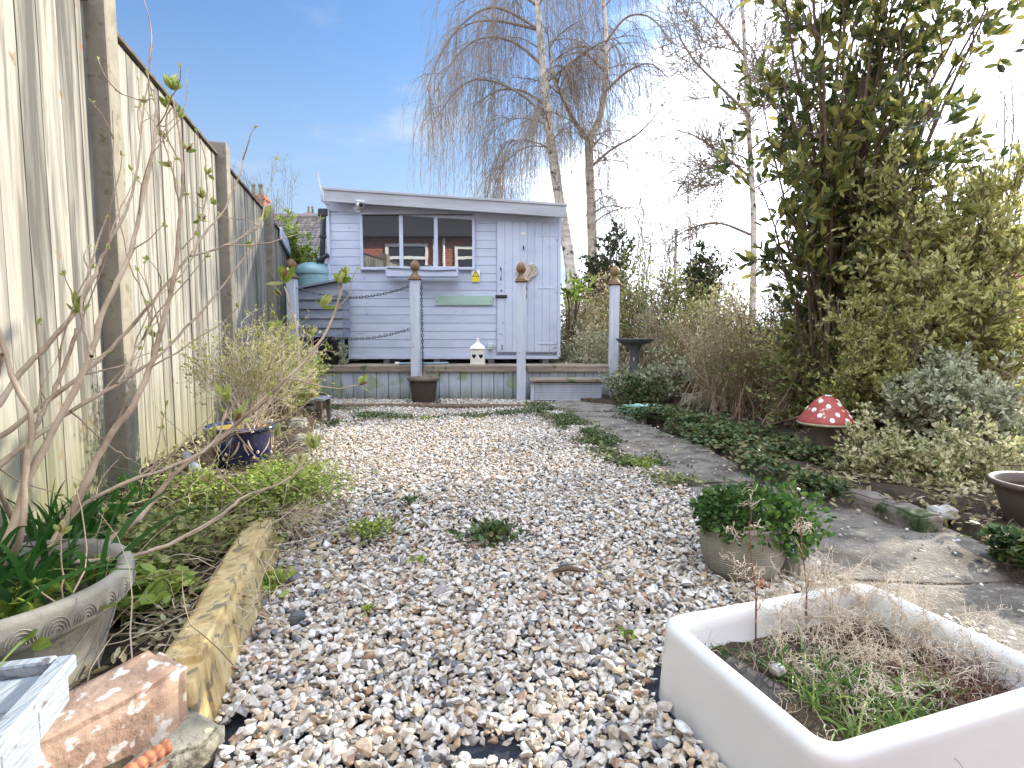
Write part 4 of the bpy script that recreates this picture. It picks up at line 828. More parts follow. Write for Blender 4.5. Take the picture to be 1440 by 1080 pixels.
# blue glazed pot
pc = G(345, 664, .1); bl = thing('blue_glazed_pot', 'dark cobalt blue glazed pot with pale leaf decoration on the left border', 'pot', pc); pc[2] = .08; pc[1] += .13
pc[0] = W(341, 640, pc[1])[0]; print('blue pot', pc)
mb = MB(); mb.lathe(pc, [(.001,0),(.105,0),(.112,.01),(.135,.08),(.150,.15),(.158,.20),(.160,.212),(.178,.218),(.182,.226),(.180,.236),(.170,.240),(.158,.236),(.150,.19)], 56); mb.build('body', M['blue_glaze'], bl, smooth=True)
mb = MB(); mb.disc(pc, .156, pc[2]+.222, 40); mb.build('soil', mat('mustard_leaf_mulch', [(.20,.12,.03),(.50,.36,.08),(.58,.48,.2)], scale=30, detail=6, bump=.8), bl)
mb = MB()
def onpot(a, z, off=.001):
    r = np.interp(z, [0,.01,.08,.15,.20], [.105,.112,.135,.150,.158]) + off; return np.stack([pc[0]+np.cos(a)*r, pc[1]+np.sin(a)*r, pc[2]+z], -1)
for a0 in np.arange(0, 6.28, 1.05):
    a0 = a0 - 1.2
    for (da, dz, ln) in ((.0,.0,1), (.13,.01,.9), (.26,.02,.7)):
        t_ = np.linspace(0, 1, 10); P = onpot(a0 + da + .16*t_**2*(1 if da else -2.2), .175 + dz*.3 - .085*ln*t_ + 0*t_); v, f = tubes(P[None], (.0015+.0038*np.sin(t_*np.pi))[None], 6); mb.add(v, f)
    for (da, z) in ((-.45, .11), (-.58, .085)):
        P = onpot(np.array([a0+da]*5), z + np.linspace(-.012, .012, 5), -.002); v, f = tubes(P[None], np.array([[.001,.007,.009,.007,.001]]), 8); mb.add(v, f)
mb.build('leaf_decoration', M['tan_glaze'], bl, smooth=True)
small('stick', M['drypale'], lambda mb: mb.bar(pc + (.03, -.06, .235), pc + (.17, -.02, .262), .02, .012), bl)
# terracotta pot on a low shelf by the deck
s0 = W(445, 575, 5.0); sh = thing('low_stand', 'low dark wooden stand under the terracotta pot at the left edge of the gravel', 'stand', (s0[0], 5.0, 0))
xx, zz = s0[0], W(445, 562, 5.0)[2]
small('top_board', M['cladding'], lambda mb: mb.box((xx-.32, 4.88, zz), (xx+.10, 5.16, zz+.022)), sh, bevel=.003)
for dx_, dy_ in ((-.29,4.9),(.07,4.9),(-.29,5.12),(.07,5.12)): small('leg', M['bark'], lambda mb: mb.box((xx+dx_-.015, dy_-.015, 0), (xx+dx_+.015, dy_+.015, zz)), sh)
tc_ = (W(432, 555, 5.02)[0], 5.02, zz+.022); tp = pot('terracotta_pot', 'fluted orange terracotta pot on the low stand below the deck', tc_, [(.001,0),(.07,0),(.085,.08),(.095,.12),(.108,.122),(.110,.15),(.098,.152),(.09,.12)], M['terracotta'], soil=(.092, .13))
small('fluting', M['terracotta'], lambda mb: [mb.tube([(tc_[0]+math.cos(a)*.072, tc_[1]+math.sin(a)*.072, tc_[2]+.004), (tc_[0]+math.cos(a)*.093, tc_[1]+math.sin(a)*.093, tc_[2]+.115)], .005, 4) for a in np.arange(0, 6.28, .3)], tp)
# brown pot at the right edge
rc = G(1462, 765, .06); rc[2] = .05; rc[1] = 2.05; rc[0] = W(1468, 740, 2.05)[0]
pot('plant_pot', 'wide brown plastic pot cut off by the right edge of the photo', rc, [(.001,0),(.10,0),(.115,.02),(.150,.12),(.155,.15),(.172,.152),(.175,.170),(.165,.174),(.152,.165),(.145,.12)], M['brown_plastic'], soil=(.147, .135))
# toadstool ornament
ml = W(1161, 594, 3.2); tz = .07; ms_ = thing('toadstool_ornament', 'garden toadstool ornament with a red cap and white spots among the shrubs', 'ornament', (ml[0], 3.2, tz))
mx, my, mz = ml[0], 3.2, ml[2]
M['red'] = mat('weathered_red_paint', [(.30,.055,.045),(.44,.10,.085)], scale=10, detail=7, bump=.3, spots=(.62,.50,.42), spot_scale=24, spot_thr=.63, rough=.5)
cp = [(.001,.158),(.018,.157),(.04,.146),(.065,.124),(.09,.092),(.12,.052),(.142,.022),(.150,.006),(.146,-.004),(.12,.0),(.06,.006)]
small('cap', M['red'], lambda mb: mb.lathe((mx, my, mz), cp, 40), ms_, smooth=True)
small('stalk', M['brown_plastic'], lambda mb: mb.lathe((mx, my, tz-.02), [(.075,0),(.068,.05),(.062,.1),(.068,mz-tz+.03)], 24), ms_, smooth=True)
small('skirt', mat('mossy_cream_rim', [(.35,.33,.2),(.6,.55,.42)], scale=20, bump=.3), lambda mb: mb.lathe((mx, my, mz-.008), [(.148,.016),(.153,.008),(.150,0),(.14,-.002)], 40), ms_, smooth=True)
for a, r in ((-1.57,.115),(-.75,.125),(-2.35,.12),(-1.95,.082),(-1.05,.075),(-1.45,.012),(-.3,.11),(-2.75,.10),(-1.2,.138),(-1.85,.137),(.5,.1),(1.6,.1),(2.6,.1),(-.55,.06),(-2.6,.06)):
    rs = .0165 if r > .05 else .020; prr = [c[0] for c in cp[:8]]; pzz = [c[1] for c in cp[:8]]
    def spot(mb):
        z = np.interp(r, prr, pzz); cen = np.array((mx+math.cos(a)*r, my+math.sin(a)*r, mz+z)); sl_ = (np.interp(r+.01, prr, pzz) - np.interp(max(r-.01, 0), prr, pzz)) / .02
        ra_ = unit(np.array((math.cos(a), math.sin(a), sl_))) if r > .02 else np.array((1,0,0.)); ta = np.array((-math.sin(a), math.cos(a), 0)) if r > .02 else np.array((0,1,0.)); nn_ = np.cross(ra_, ta); nn_ = nn_ if nn_[2] > 0 else -nn_
        t_ = np.arange(14)/14*6.283; ring = [cen + ra_*math.cos(q)*rs + ta*math.sin(q)*rs*.85 - nn_*.001 for q in t_]; ring2 = [cen + ra_*math.cos(q)*rs*.8 + ta*math.sin(q)*rs*.7 + nn_*.003 for q in t_]
        mb.faces(ring + ring2, [(i, (i+1)%14, 14+(i+1)%14, 14+i) for i in range(14)] + [tuple(range(14, 28))])
    small('white_spot', M['white'], spot, ms_)
# bird bath
bb = W(893, 480, 6.35); bt = thing('bird_bath', 'dark stone bird bath half hidden in plants right of the end post', 'bird bath', (bb[0], 6.35, .05)); X, Y, zt = bb[0], 6.35, bb[2]
small('bowl', M['stone_bowl'], lambda mb: mb.lathe((X, Y, zt), [(.001,-.045),(.09,-.04),(.18,-.01),(.215,.02),(.218,.032),(.205,.034),(.17,.012),(.001,-.015)], 32), bt, smooth=True)
small('pedestal', M['stone_bowl'], lambda mb: mb.lathe((X, Y, .05), [(.13,0),(.13,.05),(.08,.08),(.055,.16),(.06,.30),(.05,zt-.16),(.085,zt-.09)], 24), bt, smooth=True)
# bundled turquoise netting
c = G(900, 577, .07); nt_ = rock('netting_bundle', (c[0], c[1], .08), (.34, .15, .10), .1, M['cloth'], 'crumpled turquoise netting bundle lying beside the path near the deck', 'netting', 61, .22, 5)
c = G(980, 568, .10); rock('garden_rock', (c[0], c[1]+.1, .12), (.22, .16, .14), .1, M['grey_stone'], 'purplish grey rock in the border behind the turquoise netting', 'rock', 62, .2, 4)
c = G(1325, 725, .06); rock('garden_rock', (c[0], c[1], .07), (.09, .06, .045), .1, M['concrete'], 'pale grey rock between the kerb and the variegated shrub', 'rock', 63, .2, 4)
c = G(1408, 762, .06); rock('garden_rock', (c[0], c[1], .07), (.10, .045, .035), -.3, M['ochre'], 'flat whitish stone among the ivy at the right edge', 'rock', 64, .2, 4)
# kerb stones right of the path
kp = [G(1045,655,.05), G(1110,680,.05), G(1180,700,.05), G(1250,722,.05), G(1312,748,.05)]
kl = ['narrow mossy kerb stone along the path, farthest from the camera', 'narrow mossy kerb stone along the path below the toadstool', 'weathered kerb stone along the path under the variegated shrub', 'broad brown kerb stone at the near end of the row']
for i in range(4):
    a, b = kp[i], kp[i+1]; m_ = (a+b)/2; L = np.linalg.norm(b-a); rz_ = math.atan2(b[1]-a[1], b[0]-a[0]) - math.pi/2
    rock('kerb_stone', (m_[0], m_[1], .055), (.10, L*.97, .10), rz_, M['kerb'], kl[i], 'kerb stone', 70+i, .12, 4, group='kerb stones right of the path')
# timber log across the gravel near the deck
c = G(640, 588); mb = MB(); mb.tube([(W(455,583,6.0)[0], 5.95, .028), (W(600,586,6.0)[0], 5.9, .032), (W(745,583,6.0)[0], 5.92, .028)], [.03,.035,.03], 8)
tag(mb.build('timber_rail', M['bark'], smooth=True), 'low mossy timber rail lying across the gravel in front of the deck', 'timber')
# grey plastic pipe
a, b = W(276, 662, 2.5), W(292, 680, 2.35); tag(small('drain_pipe', plain('grey_pvc', (.25,.30,.35), rough=.4), lambda mb: mb.tube([W(262,640,2.7), a, b], .022, 14), None, smooth=True), 'short grey plastic pipe poking out beside the blue pot', 'pipe')

# ================================================================== WATER BUTT, STORE, PIPES BY THE SHED
wy = 7.45; wc = W(446, 395, wy); wbt = thing('water_butt', 'pale teal domed plastic water butt behind the slatted wood store', 'water butt', (wc[0], wy, dzt)); zt = W(446, 371, wy)[2]; r = (W(475,390,wy)[0]-W(417,390,wy)[0])/2
small('tank', M['teal'], lambda mb: mb.lathe((wc[0], wy, 0), [(r*.8,dzt),(r*.95,.9),(r,zt-.30),(r*1.0,zt-.22),(r*.97,zt-.14)], 36), wbt, smooth=True)
small('lid', M['teal'], lambda mb: mb.lathe((wc[0], wy, 0), [(r*1.02,zt-.15),(r*1.03,zt-.12),(r*.98,zt-.08),(r*.85,zt-.03),(r*.6,zt),(.001,zt+.01)], 36), wbt, smooth=True)
stx0, stx1 = W(421,430,6.95)[0], W(482,430,6.95)[0]; ws_ = thing('wood_store', 'slate blue overlapping board housing with a sloping lid in front of the water butt', 'store', ((stx0+stx1)/2, 7.05, dzt))
za, zb2, zlo = W(421,408,6.95)[2], W(482,396,6.95)[2], W(450,474,6.95)[2]
mb = MB(); nb = 5
for i in range(nb):
    z = zlo + (za - zlo) * i / nb; h = (za - zlo)/nb
    mb.add([(stx0,6.95-.022,z),(stx1,6.95-.022,z),(stx1,6.95,z+h),(stx0,6.95,z+h),(stx0,6.95+.012,z),(stx1,6.95+.012,z)], [(0,1,2,3),(0,4,5,1)])
    mb.add([(stx1+.002,6.95-.01,z),(stx1+.02,7.2,z),(stx1+.004,7.2,z+h),(stx1-.002,6.95,z+h)], [(0,1,2,3)])
mb.add([(stx0,6.953,za),(stx1,6.953,za),(stx1,6.953,zb2)], [(0,1,2)]); mb.add([(stx0,6.97,zlo),(stx1-.004,6.97,zlo),(stx1-.004,6.97,zb2),(stx0,6.97,za)], [(0,1,2,3)])
mb.build('cladding', M['cladding'], ws_)
small('lid', M['cladding'], lambda mb: mb.faces([(stx0-.03,6.90,za+.01),(stx1+.03,6.90,zb2+.02),(stx1+.03,7.22,zb2+.02),(stx0-.03,7.22,za+.01),(stx0-.03,6.90,za+.035),(stx1+.03,6.90,zb2+.045),(stx1+.03,7.22,zb2+.045),(stx0-.03,7.22,za+.035)], [(0,3,2,1),(4,5,6,7),(0,1,5,4),(1,2,6,5),(2,3,7,6),(3,0,4,7)]), ws_)
small('frame', M['dark'], lambda mb: mb.box((stx0+.02,7.19,dzt), (stx1-.02,7.21,zlo+.1)), ws_)
for xq in (stx0+.01, stx1-.05): small('leg', M['cladding'], lambda mb: mb.box((xq,6.98,dzt), (xq+.04,7.02,zlo)), ws_)
for i, (px, lb) in enumerate(((456, 'dark plastic tub standing under the slatted store, left of its neighbour'), (471, 'dark plastic tub standing under the slatted store beside the shed wall'))):
    c = W(px, 510, 6.92); t = thing('plastic_tub', lb, 'tub', (c[0], 6.92, dzt), 'dark tubs under the store'); q = .062
    small('body', M['blackplastic'], lambda mb: mb.lathe((c[0], 6.92, dzt+.003), [(.001,0),(q*.82,0),(q,.30),(q*1.05,.305),(q*1.05,.325),(q*.95,.325),(q*.8,.02)], 20), t, smooth=True)
    small('rim', M['blackplastic'], lambda mb: mb.lathe((c[0], 6.92, dzt+.29), [(q*1.0,0),(q*1.1,.004),(q*1.1,.02),(q*1.0,.024)], 20), t)
c = W(440, 505, 6.85); rock('concrete_block', (c[0], 6.86, dzt+.11), (.10, .12, .22), 0, M['concrete'], 'pale concrete block standing on the deck beside the dark tubs', 'block', 77, .03, 3)
# gutter downpipe
d1, d2 = W(455, 303, 7.32), W(453, 366, 7.32); dpp = thing('downpipe', 'black rainwater downpipe at the left side of the shed leading to the water butt', 'downpipe', (d1[0], 7.3, zt))
small('pipe', M['blackplastic'], lambda mb: mb.tube([d1, d2, d2 + (-.02,0,-.06), W(447,373,7.36)], .034, 12), dpp, smooth=True)
small('hopper', M['blackplastic'], lambda mb: mb.box((d1[0]-.06, 7.27, d1[2]-.02), (d1[0]+.07, 7.39, d1[2]+.08)), dpp, bevel=.01)
small('diverter', M['blackplastic'], lambda mb: mb.tube([W(445,368,7.25), W(462,358,7.25)], .028, 10), dpp)
small('bracket', M['blackplastic'], lambda mb: mb.box((d1[0]-.05, 7.28, (d1[2]+d2[2])/2), (d1[0]+.05, 7.36, (d1[2]+d2[2])/2+.03)), dpp)

# ================================================================== HOUSES
def house(name, label, x0, x1, y0, y1, zw, zr_, wallm, roofm, ridge='x', chim=()):
    t = thing(name, label, 'house', ((x0+x1)/2, (y0+y1)/2, 0)); mb = MB(); mb.box((x0, y0, -.05), (x1, y1, zw))
    if ridge == 'x':
        ym = (y0+y1)/2; mb.faces([(x0,y0,zw),(x0,y1,zw),(x0,ym,zr_)], [(0,1,2)]); mb.faces([(x1,y0,zw),(x1,y1,zw),(x1,ym,zr_)], [(0,2,1)])
    mb.build('wall', wallm, t); mb = MB(); ym = (y0+y1)/2; ov = .3; ns = 26
    for side in (0, 1):
        ya = y0 - ov if side == 0 else y1 + ov
        for k in range(ns):
            f0, f1 = k/ns, (k+1)/ns; yA, yB = ya + (ym-ya)*f0, ya + (ym-ya)*f1; zA, zB = zw-.15 + (zr_-zw+.18)*f0, zw-.15 + (zr_-zw+.18)*f1; nc = 30
            for c in range(nc):
                xa, xb = x0-ov + (x1-x0+2*ov)*c/nc, x0-ov + (x1-x0+2*ov)*(c+1)/nc-.012
                mb.add([(xa,yA,zA+.035),(xb,yA,zA+.035),(xb,yB,zB+.005),(xa,yB,zB+.005),(xa,yA,zA-.01),(xb,yA,zA-.01)], [(0,1,2,3),(4,5,1,0)])
    mb.tube([(x0-ov,ym,zr_+.04),(x1+ov,ym,zr_+.04)], .10, 8); rf = mb.build('roof', roofm, t)
    for (cx, cy, cz0, cz1, s) in chim:
        mb = MB(); mb.box((cx-s, cy-s*.7, cz0), (cx+s, cy+s*.7, cz1)); mb.box((cx-s*1.15, cy-s*.85, cz1-.16), (cx+s*1.15, cy+s*.85, cz1-.08)); ch = mb.build('chimney', M['brick'], rf)
        for o_ in (-.4, .4): mb = MB(); mb.lathe((cx+o_*s, cy, cz1), [(s*.28,0),(s*.24,.12),(s*.22,s*1.1),(s*.27,s*1.12),(s*.27,s*1.3),(s*.2,s*1.3)], 12); mb.build('chimney_pot', M['kerb'], ch)
    return t
# neighbour's tiled roof beyond the fence
q0, q1 = W(401,305,15), W(470,305,15); zr_ = W(430,308,15+2)[2]
house('neighbour_house', 'low neighbouring house with a grey brown tiled roof behind the shed', W(398,320,17)[0]-1.2, W(520,320,17)[0], 15, 19.5, 2.3, W(430,306,17.2)[2], M['brick'], M['tile'], chim=[(W(437,300,18)[0], 18, 4, W(437,300,18)[2], .16)])
cx = W(362, 270, 19); house('neighbour_house', 'brick house whose chimney shows above the fence behind the bare twigs', cx[0]-7, cx[0]+.6, 17.5, 23, 3.0, 4.6, M['brick'], M['tile'], chim=[(cx[0], 19, 3.5, W(360,276,19)[2], .30)])
rx = W(1420, 330, 17); house('neighbour_house', 'red roofed house far behind the shrubs at the right edge', rx[0]-1.8, rx[0]+6, 17, 23, 2.4, 4.4, M['brick'], mat('red_roof_tile', [(.28,.12,.08),(.42,.20,.14)], scale=6, bump=.3, island=.4), chim=[])
# the photographer's own house, seen only in the window reflections
hh_ = thing('brick_house', 'red brick house with white framed windows behind the camera, reflected in the shed window', 'house', (0, -5, 0)); HY = -3.0
small('wall', M['brick'], lambda mb: mb.box((-9, HY-6, -.05), (8, HY, 3.95)), hh_)
small('roof', M['dark'], lambda mb: mb.faces([(-9.4,HY+.45,3.86),(8.4,HY+.45,3.86),(8.4,HY-3,7.0),(-9.4,HY-3,7.0),(-9.4,HY-6.4,3.86),(8.4,HY-6.4,3.86)], [(0,3,2,1),(3,4,5,2),(0,1,5,4)]), hh_)
for (a, b, z0_, z1_) in ((-3.95,-2.62,2.2,3.70), (-1.78,-.95,2.2,3.62), (1.0,2.4,2.2,3.6), (-3.9,-2.4,.3,1.7)):
    wn = small('window', M['white'], lambda mb: (mb.box((a,HY,z1_-.09),(b,HY+.06,z1_)), mb.box((a,HY,z0_),(b,HY+.06,z0_+.09)), mb.box((a,HY,z0_+.09),(a+.09,HY+.06,z1_-.09)), mb.box((b-.09,HY,z0_+.09),(b,HY+.06,z1_-.09)), mb.box((a+.09,HY+.003,3.22 if z0_ > 2 else 1.2),(b-.09,HY+.055,3.31 if z0_ > 2 else 1.28))), hh_)
    small('pane', M['blackplastic'], lambda mb: mb.box((a+.09,HY+.01,z0_+.09),(b-.09,HY+.02,z1_-.09)), wn)
for xq in (-2.42, -2.12): small('downpipe', M['white'], lambda mb: mb.tube([(xq,HY+.08,0),(xq,HY+.08,3.86)], .045, 8), hh_)
# telegraph pole far off behind the hedge
p_ = W(950, 372, 16); tp_ = thing('utility_pole', 'thin grey utility pole far behind the hedge', 'pole', (p_[0], 16, 0)); small('pole', M['concrete'], lambda mb: mb.tube([(p_[0],16,0), (p_[0],16,W(950,322,16)[2])], .04, 8), tp_)
# washing line
tag(small('washing_line', plain('blue_line', (.35,.45,.62), rough=.5), lambda mb: mb.tube([W(1052,252,5.6), W(1140,228,4.9), W(1230,200,4.2), W(1330,162,3.4), W(1480,100,2.6)], .003, 5), None), 'taut pale blue washing line crossing in front of the laurel', 'washing line')

# ================================================================== PLANTS
def stems_to(base, tg, K=7, sag=0.0, wob=.03, spread=.0, lift=.35):
    n = len(tg); t = np.linspace(0, 1, K)[None, :, None]; b = base + rng.normal(size=(n, 3)) * (spread, spread, 0) if spread else np.broadcast_to(base, (n, 3))
    mid = b * (1-.5) + tg * .5; mid = mid + np.stack([-(tg-b)[:, 0]*lift*.5, -(tg-b)[:, 1]*lift*.5, (tg-b)[:, 2]*lift*.3], 1)
    P = (1-t)**2*b[:, None] + 2*t*(1-t)*mid[:, None] + t**2*tg[:, None]; P[:, 1:] += rng.normal(size=(n, K-1, 3)) * wob; return P
def blob_pts(blobs, n, shell=.45):
    w_ = np.array([r[0]*r[1]*r[2] for _, r in blobs]) ** .8; w_ /= w_.sum(); k = rng.choice(len(blobs), n, p=w_); d = unit(rng.normal(size=(n, 3))); rad = rng.random(n) ** (1/ (1 + 3*shell))
    c = np.array([b[0] for b in blobs])[k]; r = np.array([b[1] for b in blobs])[k]; return c + d * r * rad[:, None]
def shrub(name, label, cat, base, blobs, nst, nsub, ntw, nlf, LL, LW, lm, bm, r0=.012, subL=.3, twL=.12, spread=.05, wob=.02, group=None, lift=.35, K=7, fold=.25, up=.3, trunk=None, bendsub=(0,0,.25), leaf_spread=.8, kk=4):
    t = thing(name, label, cat, base, group); base = np.asarray(base, float); tg = blob_pts(blobs, nst)
    P = stems_to(base, tg, K, 0, wob, spread, lift); Rr = np.full((nst, 1), r0) * rng.uniform(.6, 1.2, (nst, 1)) * np.linspace(1, .3, K)[None]
    mb = MB(); v, f = tubes(P, Rr, 5); mb.add(v, f); last = (P, Rr)
    if trunk: v, f = tubes(np.array([trunk[0]], float), np.array([trunk[1]], float), 9); mb.add(v, f)
    if nsub:
        s, d, r_, _ = spawn(P, Rr, nsub, .35, 1, .75); P2, R2 = grow(s, d, subL*rng.uniform(.5, 1.2, len(s)), np.minimum(r_, r0*.35), 5, .2, bendsub); v, f = tubes(P2, R2, 3); mb.add(v, f); last = (P2, R2)
    if ntw:
        s, d, r_, _ = spawn(*last, ntw, .2, 1, .8); P3, R3 = grow(s, d, twL*rng.uniform(.5, 1.3, len(s)), np.minimum(r_, r0*.16), 4, .25, bendsub, tip=.5); v, f = tubes(P3, R3, 3); mb.add(v, f); last = (P3, R3)
    mb.build('trunk' if 'tree' in name else 'stems', bm, t)
    if nlf:
        s, d, _, _ = spawn(*last, nlf, .1, 1, leaf_spread); d = d + (0, 0, up); mb = MB(); v, f = leaves(s, d, LL*rng.uniform(.6, 1.2, len(s)), LW*rng.uniform(.7, 1.2, len(s)), fold); mb.add(v, f); mb.build('crown' if 'tree' in name else 'foliage', lm, t)
    return t
def Wc(px, py, Y): return W(px, py, Y)
def blob(px, py, Y, rx, ry, rd=None):       # pixel centre and pixel radii at depth Y -> world ellipsoid
    s = Y / FPX; return (W(px, py, Y), (rx*s, (rd if rd else rx*s), ry*s))

# --- laurel (near, right): big leathery leaves
lb = W(1165, 560, 4.2); lb[2] = .05
shrub('laurel_tree', 'tall dark laurel with large glossy leaves rising out of the top right of the photo', 'tree', lb,
      [blob(1130, 130, 4.2, 75, 120, .5), blob(1230, 90, 4.3, 110, 140, .6), blob(1150, 280, 4.1, 85, 70, .45), blob(1290, 40, 4.3, 90, 110, .55), blob(1230, 240, 4.3, 90, 90, .5), blob(1060, 60, 4.2, 26, 70, .25), blob(1036, 205, 4.1, 26, 26, .18), blob(1180, -60, 4.2, 150, 80, .6), blob(1075, 170, 4.1, 45, 90, .35), blob(1110, 330, 4.0, 60, 45, .35), blob(1360, 60, 4.3, 50, 90, .4), blob(1190, 350, 4.2, 60, 40, .4)],
      50, 7, 3, 7, .105, .038, M['l_laurel'], M['bark'], r0=.020, subL=.40, twL=.22, spread=.06, wob=.02, trunk=([lb, lb+(.02,0,.8), lb+(.1,.02,1.7), lb+(.15,0,2.6)], [.06,.05,.04,.025]), leaf_spread=.75, fold=.12)
# --- golden leaved shrub at right edge, backlit
b = W(1330, 600, 3.7); b[2] = .05
shrub('golden_privet', 'big pale golden leaved shrub against the glare at the right edge', 'shrub', b,
      [blob(1290, 370, 3.7, 70, 50, .4), blob(1370, 330, 3.8, 80, 55, .4), blob(1340, 270, 3.9, 80, 50, .4), blob(1250, 330, 3.9, 45, 50, .3), blob(1420, 370, 3.7, 50, 50, .3), blob(1250, 260, 3.9, 50, 50, .3), blob(1400, 230, 3.9, 50, 60, .35), blob(1330, 430, 3.6, 70, 45, .35), blob(1430, 450, 3.6, 50, 50, .3), blob(1260, 400, 3.6, 50, 40, .3)],
      120, 7, 4, 6, .050, .022, M['l_gold'], M['bark'], r0=.012, subL=.25, twL=.12, wob=.02)
b = W(1235, 610, 3.35); b[2] = .05
shrub('golden_euonymus', 'rounded golden green evergreen shrub between the laurel and the variegated mound', 'shrub', b,
      [blob(1255, 470, 3.3, 50, 42, .25), blob(1205, 430, 3.5, 45, 45, .25), blob(1210, 500, 3.4, 45, 40, .25), blob(1230, 550, 3.3, 55, 40, .25)],
      60, 6, 4, 7, .032, .016, M['l_gold'], M['bark'], r0=.008, subL=.16, twL=.08, wob=.012)
# --- variegated euonymus mounds
b = W(1290, 680, 2.75); b[2] = .05
shrub('variegated_euonymus', 'low spreading cream and green variegated shrub beside the near kerb stones', 'shrub', b,
      [blob(1220, 640, 2.85, 50, 40, .22), blob(1290, 650, 2.75, 60, 42, .25), blob(1370, 640, 2.7, 65, 55, .28), blob(1400, 690, 2.6, 50, 35, .2), blob(1320, 690, 2.6, 55, 25, .2)],
      90, 6, 4, 7, .026, .016, M['l_varieg'], M['bark'], r0=.006, subL=.13, twL=.06, wob=.012, spread=.12, lift=.1)
b = W(1330, 640, 3.1); b[2] = .05
shrub('variegated_euonymus', 'grey green variegated shrub standing behind the low cream variegated mound', 'shrub', b,
      [blob(1290, 560, 3.1, 60, 42, .25), blob(1360, 560, 3.1, 60, 45, .25), blob(1320, 510, 3.2, 50, 30, .2), blob(1420, 600, 3.0, 35, 45, .2)],
      60, 6, 4, 6, .034, .019, M['l_silver'], M['bark'], r0=.007, subL=.15, twL=.07, wob=.012, spread=.1)
# --- wiry stems at far right
b = W(1400, 700, 3.6); b[2] = .05
shrub('bare_stem_shrub', 'wiry pale stemmed shrub with sparse yellow leaves at the far right edge', 'shrub', b,
      [blob(1400, 480, 3.6, 50, 80, .3), blob(1350, 450, 3.7, 50, 60, .3)], 60, 6, 2, 1, .022, .012, M['l_gold'], M['drypale'], r0=.005, subL=.22, twL=.12, wob=.02, spread=.12)
# --- upright bare clumps in the middle right
for (px, py, Y, h, wd, n, lm, bm, lb_) in [
    (1010, 585, 5.3, 150, 60, 60, 'l_tan', 'dry', 'tall clump of pale arching bare stems right of the bird bath'),
    (1048, 590, 4.9, 130, 45, 46, 'l_privet', 'redbark', 'clump of upright reddish stems in front of the hedge'),
    (1110, 590, 4.6, 110, 55, 46, 'l_privet', 'dry', 'tangle of brown twiggy stems left of the toadstool'),
    (925, 545, 6.9, 120, 34, 50, 'l_tan', 'dry', 'tan twiggy tangle directly behind the bird bath bowl'), (960, 560, 6.2, 120, 45, 50, 'l_privet', 'redbark', 'brown twiggy shrub rising behind the bird bath')]:
    b = W(px, py, Y); b[2] = .05
    shrub('twiggy_shrub', lb_, 'shrub', b, [blob(px, py-h*.78, Y, wd, h*.5, .35), blob(px+wd*.3, py-h*.5, Y, wd*.8, h*.4, .3)], n, 6, 3, 2, .030, .014, M[lm], M[bm], r0=.007, subL=.30, twL=.14, wob=.02, spread=.14, lift=.2, up=0)
# --- leafy privet / mixed hedge plants behind
HED = [(905, 420, 7.6, 50, 60, 'l_privet', 'yellow green hedge shrub behind the right end post'), (970, 430, 7.2, 55, 60, 'l_privet', 'mixed green hedge shrub with a dark top right of centre'), (1040, 470, 6.6, 55, 70, 'l_tan', 'straw coloured overgrown shrub in the hedge behind the upright stems'),
       (1148, 500, 4.35, 50, 75, 'l_privet', 'yellow green leafy shrub directly in front of the laurel trunk'), (1115, 480, 6.0, 60, 70, 'l_dark', 'dark leafed hedge shrub below the laurel'), (1170, 540, 5.0, 50, 55, 'l_privet', 'olive green shrub behind the toadstool'), (1280, 500, 5.2, 80, 80, 'l_tan', 'brown leafed overgrown shrub behind the golden euonymus'), (1390, 500, 4.9, 70, 80, 'l_privet', 'olive green shrub far back at the right edge')]
for (px, py, Y, rx, ry, lm, lab) in HED:
    b = W(px, py+ry, Y); b[2] = .03
    shrub('hedge_shrub', lab, 'shrub', b, [blob(px, py, Y, rx, ry, .5), blob(px-rx*.4, py+ry*.5, Y, rx*.8, ry*.7, .4), blob(px+rx*.5, py+ry*.4, Y-.2, rx*.7, ry*.7, .4)], 46, 8, 4, 4, .045, .022, M[lm], M['redbark'], r0=.012, subL=.32, twL=.16, wob=.03, spread=.25)
b = W(1130, 520, 6.6); b[2] = .03
shrub('twiggy_shrub', 'leafless pinkish brown twig tangle in the gap between the hedge and the laurel', 'shrub', b, [blob(1110, 400, 6.6, 60, 50, .5), blob(1170, 370, 6.6, 50, 50, .5), blob(1060, 420, 6.8, 50, 40, .4)], 50, 8, 5, 1, .03, .015, M['l_tan'], M['redbark'], r0=.010, subL=.4, twL=.22, wob=.04, spread=.3)
# tangle right of the shed
for (px, py, Y, rx, ry, lm, bm, lab) in [(812, 460, 8.2, 26, 60, 'l_tan', 'dry', 'tangle of straw coloured climbing stems just right of the shed'), (845, 430, 8.6, 30, 60, 'l_tan', 'redbark', 'brown climbing tangle between the shed and the right end post'), (832, 495, 7.6, 28, 25, 'l_silver', 'dry', 'low grey green bramble patch behind the deck corner')]:
    b = W(px, 520, Y); b[2] = .03
    shrub('climbing_tangle', lab, 'climber', b, [blob(px, py, Y, rx, ry, .4)], 60, 8, 4, 3, .040, .022, M[lm], M[bm], r0=.007, subL=.35, twL=.2, wob=.06, spread=.2, bendsub=(0,0,-.4))
b = W(855, 420, 9.5); b[2] = 0
shrub('evergreen_bush', 'dark rounded evergreen topping the hedge behind the right end post', 'shrub', b, [blob(858, 352, 9.5, 34, 34, .45), blob(850, 400, 9.5, 36, 36, .4)], 50, 7, 4, 7, .06, .03, M['l_dark'], M['bark'], r0=.02, subL=.3, twL=.15, spread=.15)
b = W(985, 460, 7.9); b[2] = 0
